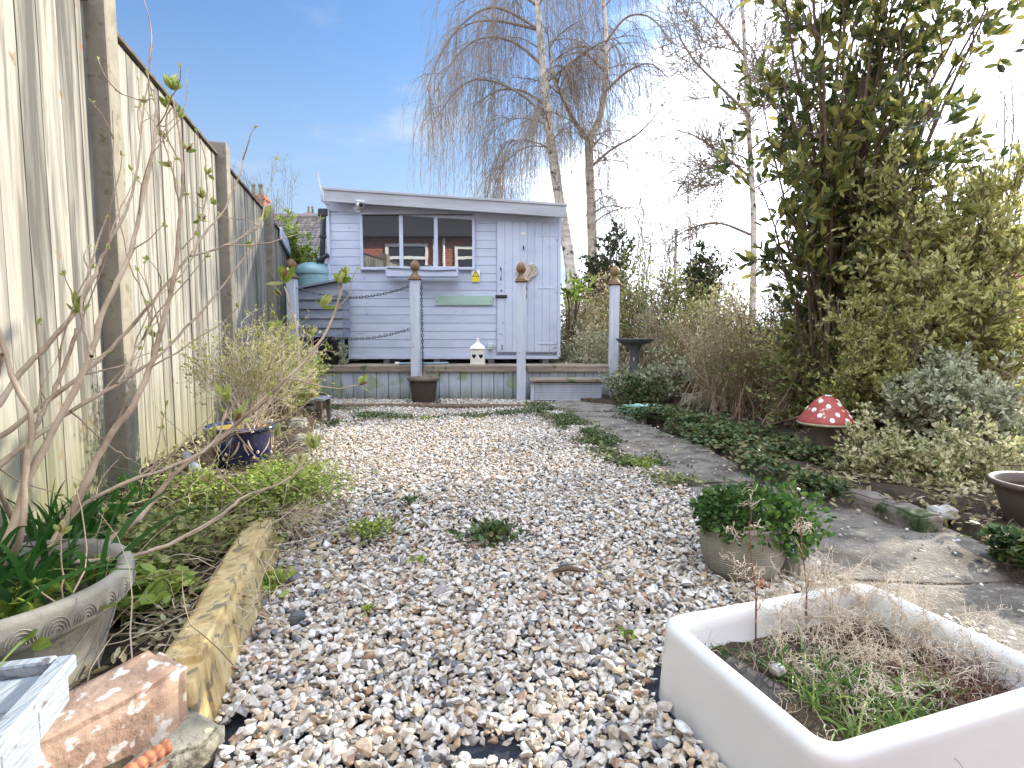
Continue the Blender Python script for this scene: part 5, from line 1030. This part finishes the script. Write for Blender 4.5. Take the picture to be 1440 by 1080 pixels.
shrub('evergreen_bush', 'dark evergreen with a pointed top in the hedge, centre right', 'shrub', b, [blob(988, 395, 7.9, 34, 30, .4), blob(985, 355, 7.9, 14, 22, .15)], 50, 6, 4, 7, .05, .025, M['l_dark'], M['bark'], r0=.016, subL=.22, twL=.13, spread=.15)
b = W(800, 470, 7.0); b = W(802, 480, 7.9); b[2] = .3
tt = thing('strappy_plant', 'fan of long yellow green pointed leaves beside the right shed corner', 'plant', b); c = W(802, 408, 7.6); n = 46
mb = MB(); d = rng.normal(size=(n, 3)) + (.25, -.5, -.1); v, f = leaves(c + rng.normal(size=(n, 3))*.09, d, .22*rng.uniform(.7,1.2,n), .045, .1, curl=.25); mb.add(v, f); mb.build('foliage', M['l_lime'], tt)
mb = MB(); P = stems_to(b, c + rng.normal(size=(8, 3))*.1, 6, 0, .02); v, f = tubes(P, np.full((8, 6), .008), 4); mb.add(v, f); mb.build('stems', M['bark'], tt)
# silver variegated plants by the step and bird bath
for (px, py, Y, rx, ry, lab) in [(876, 538, 6.25, 18, 17, 'small silvery variegated plant overlapping the right side of the step'), (930, 525, 6.0, 42, 26, 'silvery variegated bush below the bird bath'), (905, 555, 5.8, 30, 12, 'low dark leafy plant behind the turquoise netting')]:
    b = W(px, py+ry, Y); b[2] = .05
    shrub('periwinkle', lab, 'plant', b, [blob(px, py, Y, rx, ry, .2)], 40, 5, 3, 5, .034, .02, M['l_silver' if py < 550 else 'l_ivy'], M['bark'], r0=.005, subL=.15, twL=.08, spread=.1)

# --- ground ivy and mats: uncountable cover
def cover(name, label, pts_fn, n, L, Wd, m, h=.05, cat='ground cover', upb=.7, zz=.0):
    p = pts_fn(n); n = len(p); d = rng.normal(size=(n, 3)) * (1, 1, .4) + (0, 0, .25); p = p.copy(); p[:, 2] += h * rng.random(n) ** 1.3; v, f = leaves(p, d, L*rng.uniform(.5, 1.2, n), Wd*rng.uniform(.6, 1.2, n), .15, upv=np.array((0, 0, 1.0))); mb = MB(); mb.add(v, f)
    k = n // 6; s = p[rng.integers(0, n, k)]; P, Rr = grow(s - (0, 0, .01), rng.normal(size=(k, 3)) * (1, 1, .25), .08, .0012, 5, .3); v, f = tubes(P, Rr, 3); mb.add(v, f, 1)
    return tag(mb.build(name, [m, M['bark']]), label, cat, kind='stuff')
def along(pts, wd, z):
    P = np.array(pts)[:, :2]
    def fn(n):
        seg = np.linalg.norm(P[1:]-P[:-1], axis=1); c = np.concatenate([[0], np.cumsum(seg)]); t = rng.random(n*2) * c[-1]; x = np.interp(t, c, P[:, 0]); y = np.interp(t, c, P[:, 1]); q = rng.normal(size=(n*2, 2)) * wd * .45; x += q[:, 0]; y += q[:, 1]
        k = np.array([mnoise.noise(Vector((a*3.2, b_*3.2, 7))) for a, b_ in zip(x, y)]) > -.12; return np.stack([x[k], y[k], np.full(k.sum(), z)], 1)[:n]
    return fn
cover('ivy_cover', 'dark green ivy and weeds covering the border along the right of the path', along([G(905,580,.07), G(960,594,.07), G(1025,616,.07), G(1085,636,.07), G(1150,648,.07)], .30, .07), 8000, .035, .03, M['l_ivy'], .075)
cover('ivy_patch', 'ivy creeping over the kerb beside the path below the toadstool', along([G(1050,655,.05), G(1130,690,.05), G(1180,705,.05)], .10, .07), 1500, .028, .026, M['l_ivy'], .06)
cover('ivy_patch', 'dark ivy patch at the right edge under the brown pot', along([G(1320,770,.06), G(1370,790,.06), G(1430,800,.06), G(1480,800,.06)], .10, .08), 1400, .036, .034, M['l_ivy'], .08)
cover('creeping_weeds', 'dark green weeds spreading over the gravel along the left of the path', along([G(755,572), G(790,592), G(830,620), G(870,645), G(925,672)], .19, .03), 4600, .024, .02, M['l_ivy'], .028)
cover('creeping_weeds', 'patchy moss and weeds on the gravel in front of the deck', along([G(460,578), G(560,592), G(680,590), G(750,580)], .16, .03), 2000, .022, .018, M['l_ivy'], .022)
cover('creeping_weeds', 'thin weeds beside the near path edge, above the potted plant', along([G(880,650), G(930,680), G(1000,705)], .13, .03), 700, .022, .018, M['l_privet'], .04)
lime = along([G(300,700,.14), G(350,690,.14), G(400,700,.13)], .27, .13)
cover('lime_ground_cover', 'bright lime green small leaved mat in front of the blue pot', lime, 10000, .016, .014, M['l_lime'], .10)
cover('border_weeds', 'bright young leaves sprouting among dead stems behind the planter', along([G(140,860,.11), G(190,830,.11), G(235,850,.11)], .12, .11), 260, .05, .04, M['l_lime'], .05)
cover('border_weeds', 'mixed low weeds and leaves in the left border beside the ochre slab', along([G(215,800,.11), G(260,760,.11), G(300,730,.11)], .26, .11), 2400, .026, .019, M['l_privet'], .08)
cover('leaf_litter', 'dead leaves and debris on the dark soil behind the ochre slab', along([(-.75,1.1,.11), (-.95,1.7,.11), (-1.2,2.3,.11)], .30, .11), 1500, .03, .014, M['l_tan'], .02)
cover('leaf_litter', 'fallen dry leaf litter in the left border below the fence', along([fp(2.2, .25), fp(4, .3), fp(6, .3)], .35, .11), 2600, .035, .018, M['l_tan'], .03)
cover('leaf_litter', 'fallen dry leaf litter under the shrubs on the right', along([G(1150,640,.06), G(1300,700,.06), (3.2, 3.0, .07), (2.5, 5, .07)], .7, .07), 4000, .04, .02, M['l_tan'], .03)
# small plants in the gravel
for (px, py, r, n, m, L, lab) in [(690, 762, .085, 190, 'l_ivy', .034, 'low leafy green weed growing in the middle of the gravel'), (520, 756, .095, 260, 'l_lime', .018, 'yellow green weed patch left of the middle of the gravel'), (577, 712, .04, 60, 'l_ivy', .02, 'small dark weed in the gravel above the yellow green patch'), (385, 830, .05, 110, 'l_lime', .03, 'small green plant against the gravel side of the ochre slab'),
                                 (518, 868, .015, 18, 'l_lime', .018, 'tiny green moss tuft in the near gravel'), (882, 905, .015, 20, 'l_lime', .016, 'tiny green moss tuft near the sink'), (588, 797, .018, 14, 'l_lime', .022, 'tiny bright seedling in the gravel below the yellow green patch'), (905, 660, .07, 120, 'l_lime', .022, 'yellow green weed with a pale dead flower at the path edge'), (515, 590, .09, 120, 'l_ivy', .03, 'dark weed growing by the timber rail near the deck'), (470, 600, .08, 100, 'l_ivy', .03, 'dark weed at the far left corner of the gravel'), (595, 592, .05, 60, 'l_lime', .022, 'pale green weed on the timber rail below the brown pot')]:
    c = G(px, py, .02); t = thing('gravel_weed', lab, 'weed', c); d = rng.normal(size=(n, 3)) * (1, 1, .4) + (0, 0, .6); q = rng.normal(size=(n, 3)) * (r*.5, r*.5, 0); p = c + q; p[:, 2] += .02 + rng.random(n) * r * .35
    mb = MB(); v, f = leaves(p, d + q*8, L*rng.uniform(.6, 1.2, n), L*.62, .15); mb.add(v, f); mb.build('leaves', M[m], t)
    mb = MB(); k = max(4, n//8); P = stems_to(c, p[:k], 4, 0, .002); v, f = tubes(P, np.full((k, 4), .0015), 3); mb.add(v, f); mb.build('stems', M['bark'], t)
# dead twigs and straws on the gravel and borders
mb = MB(); c0 = np.concatenate([np.repeat([G(455,590)], 26, 0), np.repeat([G(440,625,.1)], 40, 0), np.repeat([G(425,715,.1)], 60, 0), np.repeat([G(300,760,.12)], 50, 0), np.repeat([G(380,640,.12)], 60, 0)]); n = len(c0); c0 = np.concatenate([c0, np.repeat([G(200,850,.12)], 50, 0), np.repeat([G(250,720,.12)], 110, 0), np.repeat([G(330,700,.13)], 60, 0), np.repeat([G(230,900,.12)], 40, 0)]); n = len(c0)
P, Rr = grow(c0 + rng.normal(size=(n, 3))*(.14,.2,.01) + (0,0,.02), rng.normal(size=(n, 3))*(1,1,.25)+(0,0,.15), rng.uniform(.08,.4,n), .0018, 7, .18, (0,0,-.35)); v, f = tubes(P, Rr, 3); mb.add(v, f)
P, Rr = grow(np.repeat([G(415,720,.15)], 90, 0) + rng.normal(size=(90, 3))*(.03,.04,.01), rng.normal(size=(90, 3))*(1,.8,.3)+(.6,-.3,.3), rng.uniform(.05,.16,90), .0012, 6, .2, (0,0,-1.2)); v, f = tubes(P, Rr, 3); mb.add(v, f)
tag(mb.build('dry_straw', M['dry']), 'dry straw and dead grass lying over the left border and stone edging', 'straw', kind='stuff')
# strap leaves of daffodils in the left border
for (px, py, Y, n, L, lab) in [(60, 800, 1.55, 34, .34, 'clump of broad green strap leaves behind the big stone planter'), (135, 790, 1.75, 34, .28, 'clump of green strap leaves right of the first one, below the nearest fence post'), (205, 770, 2.1, 26, .24, 'smaller clump of green strap leaves beside the lime green mat')]:
    b = W(px, py, Y); b[2] = .1; b = np.repeat(b[None], n, 0) + rng.normal(size=(n, 3))*(.05,.05,0); d = rng.normal(size=(n, 3))*.26 + (.1, 0, 1); mb = MB(); v, f = blades(b, d, L*rng.uniform(.6, 1.15, n), 7, .3, .018); mb.add(v, f)
    tag(mb.build('daffodil_clump', M['daff']), lab, 'plant', 'clumps of strap leaves in the left border')
q_ = np.repeat(bc[None] + (.02, .02, .215), 70, 0) + rng.normal(size=(70, 3))*(.08,.08,0); mb = MB(); v, f = blades(q_, rng.normal(size=(70, 3))*.30 + (.05,.05,1), rng.uniform(.12,.30,70), 7, .35, .016); mb.add(v, f)
tag(mb.build('daffodil_clump', M['daff']), 'green strap leaves growing inside the big stone planter around the lilac stems', 'plant', 'clumps of strap leaves in the left border')
mb = MB(); p_l = bc + (.0,.0,.22) + rng.normal(size=(260,3))*(.09,.09,.012); v, f = leaves(p_l, rng.normal(size=(260,3))*(1,1,.5)+(0,0,.4), .035*rng.uniform(.6,1.2,260), .024, .15); mb.add(v, f)
tag(mb.build('low_weeds', M['l_lime']), 'low bright weeds covering the soil of the big stone planter', 'weeds', kind='stuff')
b = np.repeat(bc[None] + (0, 0, .215), 90, 0) + rng.normal(size=(90, 3))*(.085,.085,0); mb = MB(); v, f = blades(b, rng.normal(size=(90, 3))*.45 + (.1,0,1), rng.uniform(.08,.2,90), 6, .6, .005); mb.add(v, f)
tag(mb.build('grass_clump', M['grass']), 'grass growing in the big stone planter at the bottom left', 'grass')
b = np.repeat(G(250,790,.1)[None], 130, 0) + rng.normal(size=(130, 3))*(.10,.25,0); mb = MB(); v, f = blades(b, rng.normal(size=(130, 3))*.5 + (0,0,1), rng.uniform(.08,.22,130), 6, .6, .005); mb.add(v, f)
tag(mb.build('grass_clump', M['grass']), 'thin grass growing in the left border beside the ochre slab', 'grass')

# --- wiry shrub in the blue pot
b = pc_blue = np.array(bl.location) + 0; base = np.array((W(352, 612, 2.78)[0], 2.78, .30))
shrub('wiry_shrub', 'wiry pale stemmed shrub with tiny yellow green leaves growing from the blue pot', 'shrub', base, [blob(300, 500, 2.75, 45, 40, .12), blob(355, 490, 2.9, 50, 55, .15), blob(420, 480, 2.9, 48, 55, .15), blob(445, 520, 2.8, 28, 30, .1), blob(275, 540, 2.6, 22, 26, .08)],
      50, 8, 3, 4, .016, .006, M['l_gold'], M['drypale'], r0=.0042, subL=.13, twL=.06, wob=.012, spread=.04, lift=.25, up=.6)
b = np.array((W(395, 560, 4.6)[0], 4.6, .1))
shrub('leafy_shrub', 'bushy yellow green leaved shrub against the fence beside the left end post', 'shrub', b, [blob(395, 480, 4.6, 24, 36, .2), blob(440, 530, 4.6, 24, 24, .15), blob(405, 520, 4.7, 36, 40, .2)], 50, 6, 4, 5, .026, .012, M['l_lime'], M['dry'], r0=.006, subL=.18, twL=.08, spread=.08)
# climber over the far fence
b = fp(8.0, .1); c = W(400, 318, 8.0)
shrub('climber', 'bright green climber hanging over the far end of the fence', 'climber', (b[0], b[1], .1), [blob(400, 318, 7.9, 17, 14, .2), blob(428, 350, 8.2, 14, 12, .2), blob(385, 308, 7.9, 10, 8, .1)], 26, 6, 4, 7, .07, .025, M['l_lime'], M['bark'], r0=.008, subL=.16, twL=.1, bendsub=(0,0,-.5))
# bare twigs above the fence
b = W(385, 300, 9.6); 
shrub('bare_sapling', 'fine bare twigs of a sapling showing above the fence by the chimney', 'tree', (b[0], 9.6, 0), [blob(380, 262, 9.6, 42, 34, .4), blob(345, 240, 9.6, 22, 14, .3)], 22, 6, 4, 2, .022, .012, M['l_tan'], M['twig'], r0=.008, subL=.35, twL=.2)
# ivy strand by the tubs
b = W(481, 492, 6.9)
shrub('ivy_strand', 'short ivy strand hanging beside the dark tubs under the store', 'ivy', (b[0], 6.9, dzt+.01), [blob(481, 495, 6.88, 5, 20, .04)], 10, 4, 3, 5, .026, .024, M['l_silver'], M['bark'], r0=.003, subL=.06, twL=.03, spread=.01)

# --- lilac in the big planter: authored branches, tips with opening buds
LB = bc + np.array((.0, 0, .2))
lil = thing('lilac_shrub', 'leggy bare lilac with opening green buds growing from the big stone planter', 'shrub', bc + (0, 0, .2))
BR = [ # (pixel points, depth start, depth end, radius start, radius end)
 ([(-70,880),(0,855),(40,827),(100,790),(187,740),(207,713),(250,660),(320,610),(393,540),(433,507),(467,453),(482,402)], 1.20, 1.75, .012, .0035),
 ([(-60,870),(20,787),(33,740),(30,690),(50,593),(20,540),(0,473),(-20,420)], 1.25, 1.15, .009, .005),
 ([(-40,900),(40,817),(103,720),(143,627),(187,573),(213,517),(233,443),(250,367),(250,333),(255,283),(257,233),(252,173),(240,132)], 1.22, 1.75, .012, .003),
 ([(-60,650),(0,617),(70,560),(123,520),(157,490),(207,433),(267,360),(290,325),(313,300),(340,240),(343,213)], 1.3, 1.8, .008, .002),
 ([(-50,700),(0,653),(53,613),(100,577),(167,540),(217,507),(260,463),(300,420),(343,363),(357,340)], 1.25, 1.8, .009, .002),
 ([(267,360),(300,352),(333,338),(363,320),(370,306)], 1.53, 1.75, .004, .0025),
 ([(-40,600),(0,570),(23,530),(67,487),(110,437),(133,387),(143,360),(173,307),(190,260),(198,200),(201,153),(208,118)], 1.25, 1.7, .009, .002),
 ([(-60,860),(15,760),(37,670),(83,593),(127,503),(143,440),(170,387),(183,360),(200,283),(217,207),(220,160),(218,133)], 1.18, 1.6, .011, .004),
 ([(218,133),(207,113),(210,90),(217,60)], 1.6, 1.65, .0025, .001),
 ([(33,740),(33,647),(53,587),(70,563),(97,500),(108,462)], 1.22, 1.3, .008, .0045),
 ([(100,790),(167,787),(233,770),(317,723),(340,697),(400,680),(440,645)], 1.27, 1.75, .0075, .003),
 ([(40,827),(95,720),(167,680),(233,660),(290,635),(312,605),(319,573)], 1.25, 1.6, .007, .003),
 ([(393,535),(410,532),(450,543),(480,547),(503,541)], 1.67, 1.8, .0035, .002),
 ([(419,515),(420,485),(417,460),(408,430),(400,403)], 1.68, 1.75, .004, .0028),
 ([(213,517),(215,470),(205,420),(178,370),(160,250),(158,155)], 1.52, 1.6, .0035, .0012),
 ([(257,233),(235,195),(232,165),(243,150)], 1.68, 1.7, .003, .002), ([(254,300),(243,240),(232,205),(228,190)], 1.66, 1.7, .003, .002),
 ([(255,350),(275,330),(285,300),(292,270),(290,245)], 1.65, 1.75, .0035, .002), ([(217,207),(240,170),(262,150),(264,95)], 1.6, 1.68, .002, .001), ([(218,140),(190,140),(162,127)], 1.6, 1.6, .002, .001),
 ([(127,503),(112,440),(125,380),(150,305)], 1.23, 1.4, .004, .0025), ([(300,630),(345,600),(335,588)], 1.55, 1.6, .003, .002), ([(167,540),(190,490),(215,460),(225,440)], 1.42, 1.5, .003, .002),
 ([(100,577),(130,605),(170,640),(200,655)], 1.3, 1.35, .003, .0015), ([(400,680),(420,660),(425,650)], 1.66, 1.7, .003, .002), ([(340,697),(310,670),(295,680)], 1.55, 1.6, .003, .002), ([(393,540),(370,570),(330,592)], 1.65, 1.6, .003, .002),
 ([(0,500),(-20,640),(20,740)], 1.1, 1.2, .006, .006), ([(45,950),(84,885),(88,810),(84,745)], .96, .99, .002, .0015)]
mb = MB(); STM = []; STT = []
for pts, y0, y1, r0, r1 in BR:
    y0 = y0 if y0 > 1.45 or y0 < 1.0 else max(1.0, y0 - .17); r0 *= .74; r1 *= .85
    pts = np.array(pts, float); n = len(pts); t = np.linspace(0, n-1, n*4); q = np.stack([np.interp(t, np.arange(n), pts[:, 0]), np.interp(t, np.arange(n), pts[:, 1])], 1)
    ker = np.array([.25, .5, .25])
    for _ in range(3):
        qq = q.copy(); qq[1:-1] = q[:-2]*.25 + q[1:-1]*.5 + q[2:]*.25; q = qq
    ys = np.interp(t, [0, n-1], [y0, y1]); P = np.array([W(a, b_, Y) for (a, b_), Y in zip(q, ys)]); P += rng.normal(size=P.shape) * .0012
    STM.append(P[len(P)//4:-2]); STT.append(unit(P[1:]-P[:-1])[len(P)//4:-1]); k = len(P); Rr = np.linspace(r0, r1, k) * (1 + .14 * (np.arange(k) % 5 == 0) + rng.normal(size=k) * .04); v, f = tubes(P[None], Rr[None], 8); mb.add(v, f)
    # node bumps
ALL = np.concatenate(STM); TG = np.concatenate(STT)
i_ = rng.integers(0, len(ALL), 70); P_, R2_ = grow(ALL[i_], TG[i_] + rng.normal(size=(70, 3))*.55 + (0, 0, .25), rng.uniform(.06, .30, 70), .0022, 8, .12, (0, 0, .5), tip=.4); v, f = tubes(P_, R2_, 4); mb.add(v, f)
mb.build('branches', M['lilac_bark'], lil, smooth=True)
for e_, g_ in zip(P_[:, -1], P_[:, -2]):
    mb = MB(); v, f = leaves(np.repeat(e_[None], 3, 0), np.repeat(unit(e_ - g_)[None], 3, 0) + rng.normal(size=(3, 3))*.4, .016, .007, .2); mb.add(v, f); mb.build('bud', M['l_bud'], lil)
BUD = [(483,398,1.75,.040,9,1,(0,0,1)), (400,398,1.75,.044,8,1,(-.1,0,1)), (240,125,1.75,.040,14,0,(.2,0,.8)), (233,150,1.72,.03,8,0,(0,0,1)), (251,165,1.7,.03,7,0,(.3,0,1)), (232,195,1.7,.026,8,0,(-.3,0,.6)), (262,212,1.7,.026,7,0,(.8,0,.6)), (240,235,1.68,.026,6,0,(-.8,0,.4)),
       (292,245,1.75,.022,7,0,(.3,0,.5)), (286,278,1.75,.024,7,0,(-.4,0,.6)), (296,285,1.75,.022,5,0,(.8,0,.3)), (285,310,1.72,.024,8,0,(-.2,0,.6)), (205,145,1.66,.022,6,0,(-.4,0,.3)), (370,310,1.8,.036,5,1,(.2,0,1)), (345,342,1.75,.018,4,1,(.8,0,0)),
       (110,440,1.30,.032,9,1,(0,0,1)), (319,563,1.6,.040,6,1,(0,0,1)), (330,592,1.6,.038,5,1,(.5,0,.8)), (300,615,1.55,.028,5,1,(0,0,1)), (505,541,1.8,.032,5,1,(.8,0,.3)), (443,632,1.75,.040,8,1,(.1,0,1)), (422,652,1.7,.028,4,1,(-.1,0,1)), (388,614,1.7,.034,6,1,(0,0,1)), (452,432,1.74,.036,7,1,(.2,0,.9)), (435,470,1.72,.02,4,1,(.5,0,.6)), (395,415,1.75,.022,3,1,(-.6,0,.6)),
       (217,475,1.5,.018,3,1,(0,0,1)), (256,275,1.7,.02,5,0,(.9,0,.2)), (84,750,.97,.022,3,0,(.3,0,1)), (293,678,1.6,.025,4,1,(0,0,1)), (150,308,1.4,.014,3,0,(0,0,1))]
for (px, py, Y, L, n, fresh, d0) in BUD:
    mb = MB(); mr_ = MB(); c = W(px, py, Y); n_ = n; L *= 1.45 if fresh else 1.2; d = np.array(d0) + rng.normal(size=(n_, 3)) * .42; v, f = leaves(np.repeat(c[None], n_, 0) + rng.normal(size=(n_, 3))*.002, d, L*rng.uniform(.7, 1.15, n_), L*.42, .22, curl=-.1); mb.add(v, f)
    k = 2; v, f = leaves(np.repeat(c[None], k, 0), np.array(d0) + rng.normal(size=(k, 3))*.25, L*.75, L*.28, .2); mr_.add(v, f)
    bd_ = mb.build('bud', M['l_bud'], lil); mr_.build('bud_scale', M['l_budred'], bd_)

# --- birches and bare trees behind the shed
def birch(name, label, trunk, depth, r0, r1, limbs, ntw, twist, forks=(), group='bare birch trees behind the shed', dens=1.0, hang=(.8, 2.2), tw=1.0):
    P = np.array([W(a, b_, depth) for a, b_ in trunk]); base = np.array((P[0][0], depth, 0)); P = np.vstack([base, P]); t = thing(name, label, 'tree', base, group)
    def smooth(P, r0, r1, k=5):
        n = len(P); u = np.linspace(0, n-1, n*k); Q = np.stack([np.interp(u, np.arange(n), P[:, i]) for i in range(3)], 1)
        for _ in range(4): q = Q.copy(); q[1:-1] = Q[:-2]*.25+Q[1:-1]*.5+Q[2:]*.25; Q = q
        return Q, np.linspace(r0, r1, len(Q)) * (1 + rng.normal(size=len(Q))*.03)
    Q, R0 = smooth(P, r0, r1); mb = MB(); v, f = tubes(Q[None], R0[None], 10); mb.add(v, f); trunks = [(Q, R0)]
    for pts, rr0, rr1 in forks:
        F = np.array([W(a, b_, depth + i*.1) for i, (a, b_) in enumerate(pts)]); F, RF = smooth(F, rr0, rr1); v, f = tubes(F[None], RF[None], 8); mb.add(v, f); trunks.append((F, RF))
    LP = []
    for pts, dd in limbs:
        n = len(pts); F = np.array([W(a, b_, depth + dd*i/(n-1)) for i, (a, b_) in enumerate(pts)]); F, RF = smooth(F, .034, .010, 4); LP.append((F, RF))
    # procedural limbs all round
    for F, RF in trunks:
        m = int(13*dens); i = rng.integers(int(len(F)*.4), len(F), m); a = rng.uniform(0, 6.28, m); d = np.stack([np.cos(a), np.sin(a), rng.uniform(.5, 1.0, m)], 1)
        G_, GR = grow(F[i], d, rng.uniform(.8, 2.0, m), .018, 14, .06, (0, 0, -1.4), tip=.3)
        for g, r in zip(G_, GR): LP.append((g, r))
    mb2 = MB()
    Ks = 14
    A = np.array([np.stack([np.interp(np.linspace(0, 1, Ks), np.linspace(0, 1, len(F)), F[:, i]) for i in range(3)], 1) for F, _ in LP]); AR = np.array([np.interp(np.linspace(0, 1, Ks), np.linspace(0, 1, len(r)), r) for _, r in LP])
    v, f = tubes(A, AR, 5); mb2.add(v, f)
    s, d, r_, _ = spawn(A, AR, ntw, .15, 1, .8); B, BR_ = grow(s, d, rng.uniform(.3, 1.0, len(s)), np.minimum(r_, .010), 8, .09, (0, 0, twist*1.6), tip=.4); v, f = tubes(B, BR_, 3); mb2.add(v, f)
    s, d, r_, _ = spawn(B, BR_, 5, .15, 1, .7); Cc, CR = grow(s, d, rng.uniform(*hang, len(s)), .0046*tw, 11, .05, (0, 0, twist*5), tip=.5); v, f = tubes(Cc, CR, 3); mb2.add(v, f)
    s, d, r_, _ = spawn(Cc, CR, 4, .1, 1, .7); D, DR = grow(s, d, rng.uniform(.12, .4, len(s)), .0036*tw, 4, .15, (0, 0, twist), tip=.6); v, f = tubes(D, DR, 3); mb2.add(v, f)
    s, d, _, _ = spawn(Cc, CR, 3, .1, 1, .6); v, f = leaves(s, d + (0, 0, -.6), .030, .014); mb2.add(v, f)
    mb.build('trunk', M['birch'], t, smooth=True); mb2.build('crown', M['twig'], t)
    return t
D1 = 13.0
birch('birch_tree', 'weeping birch with the leaning trunk just left, its long twigs trailing over the shed roof', [(806,395),(795,330),(783,260),(775,200),(768,140),(762,80),(757,20),(748,-60)], D1, .15, .06,
      [([(766,165),(745,140),(710,118),(670,108),(640,125),(615,165)], -.5), ([(760,90),(735,65),(700,50),(665,55),(635,85),(612,130)], .6), ([(755,40),(725,20),(690,5),(650,30),(618,75),(600,125)], -.3), ([(758,42),(700,28),(660,30),(625,60)], 1.0), ([(770,150),(735,125),(700,125),(665,150)], .8), ([(764,120),(800,90),(840,60),(880,50)], .3), ([(757,10),(720,-20),(680,-20),(640,10)], -.6)], 14, -.9, hang=(.9, 2.4), tw=.8)
birch('birch_tree', 'weeping birch whose upright trunk forks beside the right corner of the shed', [(834,395),(832,300),(829,240),(828,197)], D1+.6, .135, .10,
      [([(830,236),(862,207),(890,195),(915,172),(937,140)], .3), ([(850,130),(880,100),(915,85),(940,110)], .5), ([(852,60),(880,20),(915,20),(945,60)], -.4), ([(815,180),(790,140),(780,100)], .2), ([(850,100),(820,70),(790,80)], -.5)], 5, -.8,
      forks=[([(828,200),(845,165),(853,110),(852,40),(845,-50)], .09, .04), ([(828,200),(805,168),(788,130),(775,105),(772,60)], .06, .025)], hang=(.5, 1.5), tw=.8, dens=.85)
birch('birch_tree', 'bare birch with a pale trunk showing left of the laurel', [(1060,380),(1060,300),(1056,230),(1050,130),(1046,40),(1040,-60)], 12.0, .075, .03,
      [([(1056,250),(1020,220),(980,190),(940,180)], .4), ([(1052,160),(1010,120),(970,80),(950,40)], -.4), ([(1056,330),(1010,310),(970,320),(930,345)], .2), ([(1048,80),(1010,30),(980,0)], .5)], 12, .15, hang=(.4, 1.0), tw=1.7)
# thin saplings
for px, top, Y, lab in ((905, 170, 11, 'thin upright bare sapling behind the hedge, left of its neighbour'), (945, 180, 11.5, 'thin upright bare sapling behind the hedge, right of its neighbour'), (975, 60, 14, 'tall fine twigged bare sapling between the birches and the laurel')):
    b = W(px, 400, Y); shrub('bare_sapling', lab, 'tree', (b[0], Y, 0), [blob(px, (top+360)/2, Y, 26, (360-top)/2, .5)], 14, 5, 3, 1, .02, .01, M['l_tan'], M['twig'], r0=.011, subL=.6, twL=.3, wob=.05)
# dark bare tree backing the laurel gap at the right
b = W(1400, 420, 9); shrub('bare_tree', 'leafless tree behind the golden shrub at the right edge', 'tree', (b[0], 9, 0), [blob(1400, 200, 9, 60, 90, .8), blob(1330, 330, 9, 60, 60, .8)], 26, 7, 4, 1, .03, .015, M['l_tan'], M['twig'], r0=.02, subL=.6, twL=.3, wob=.04)
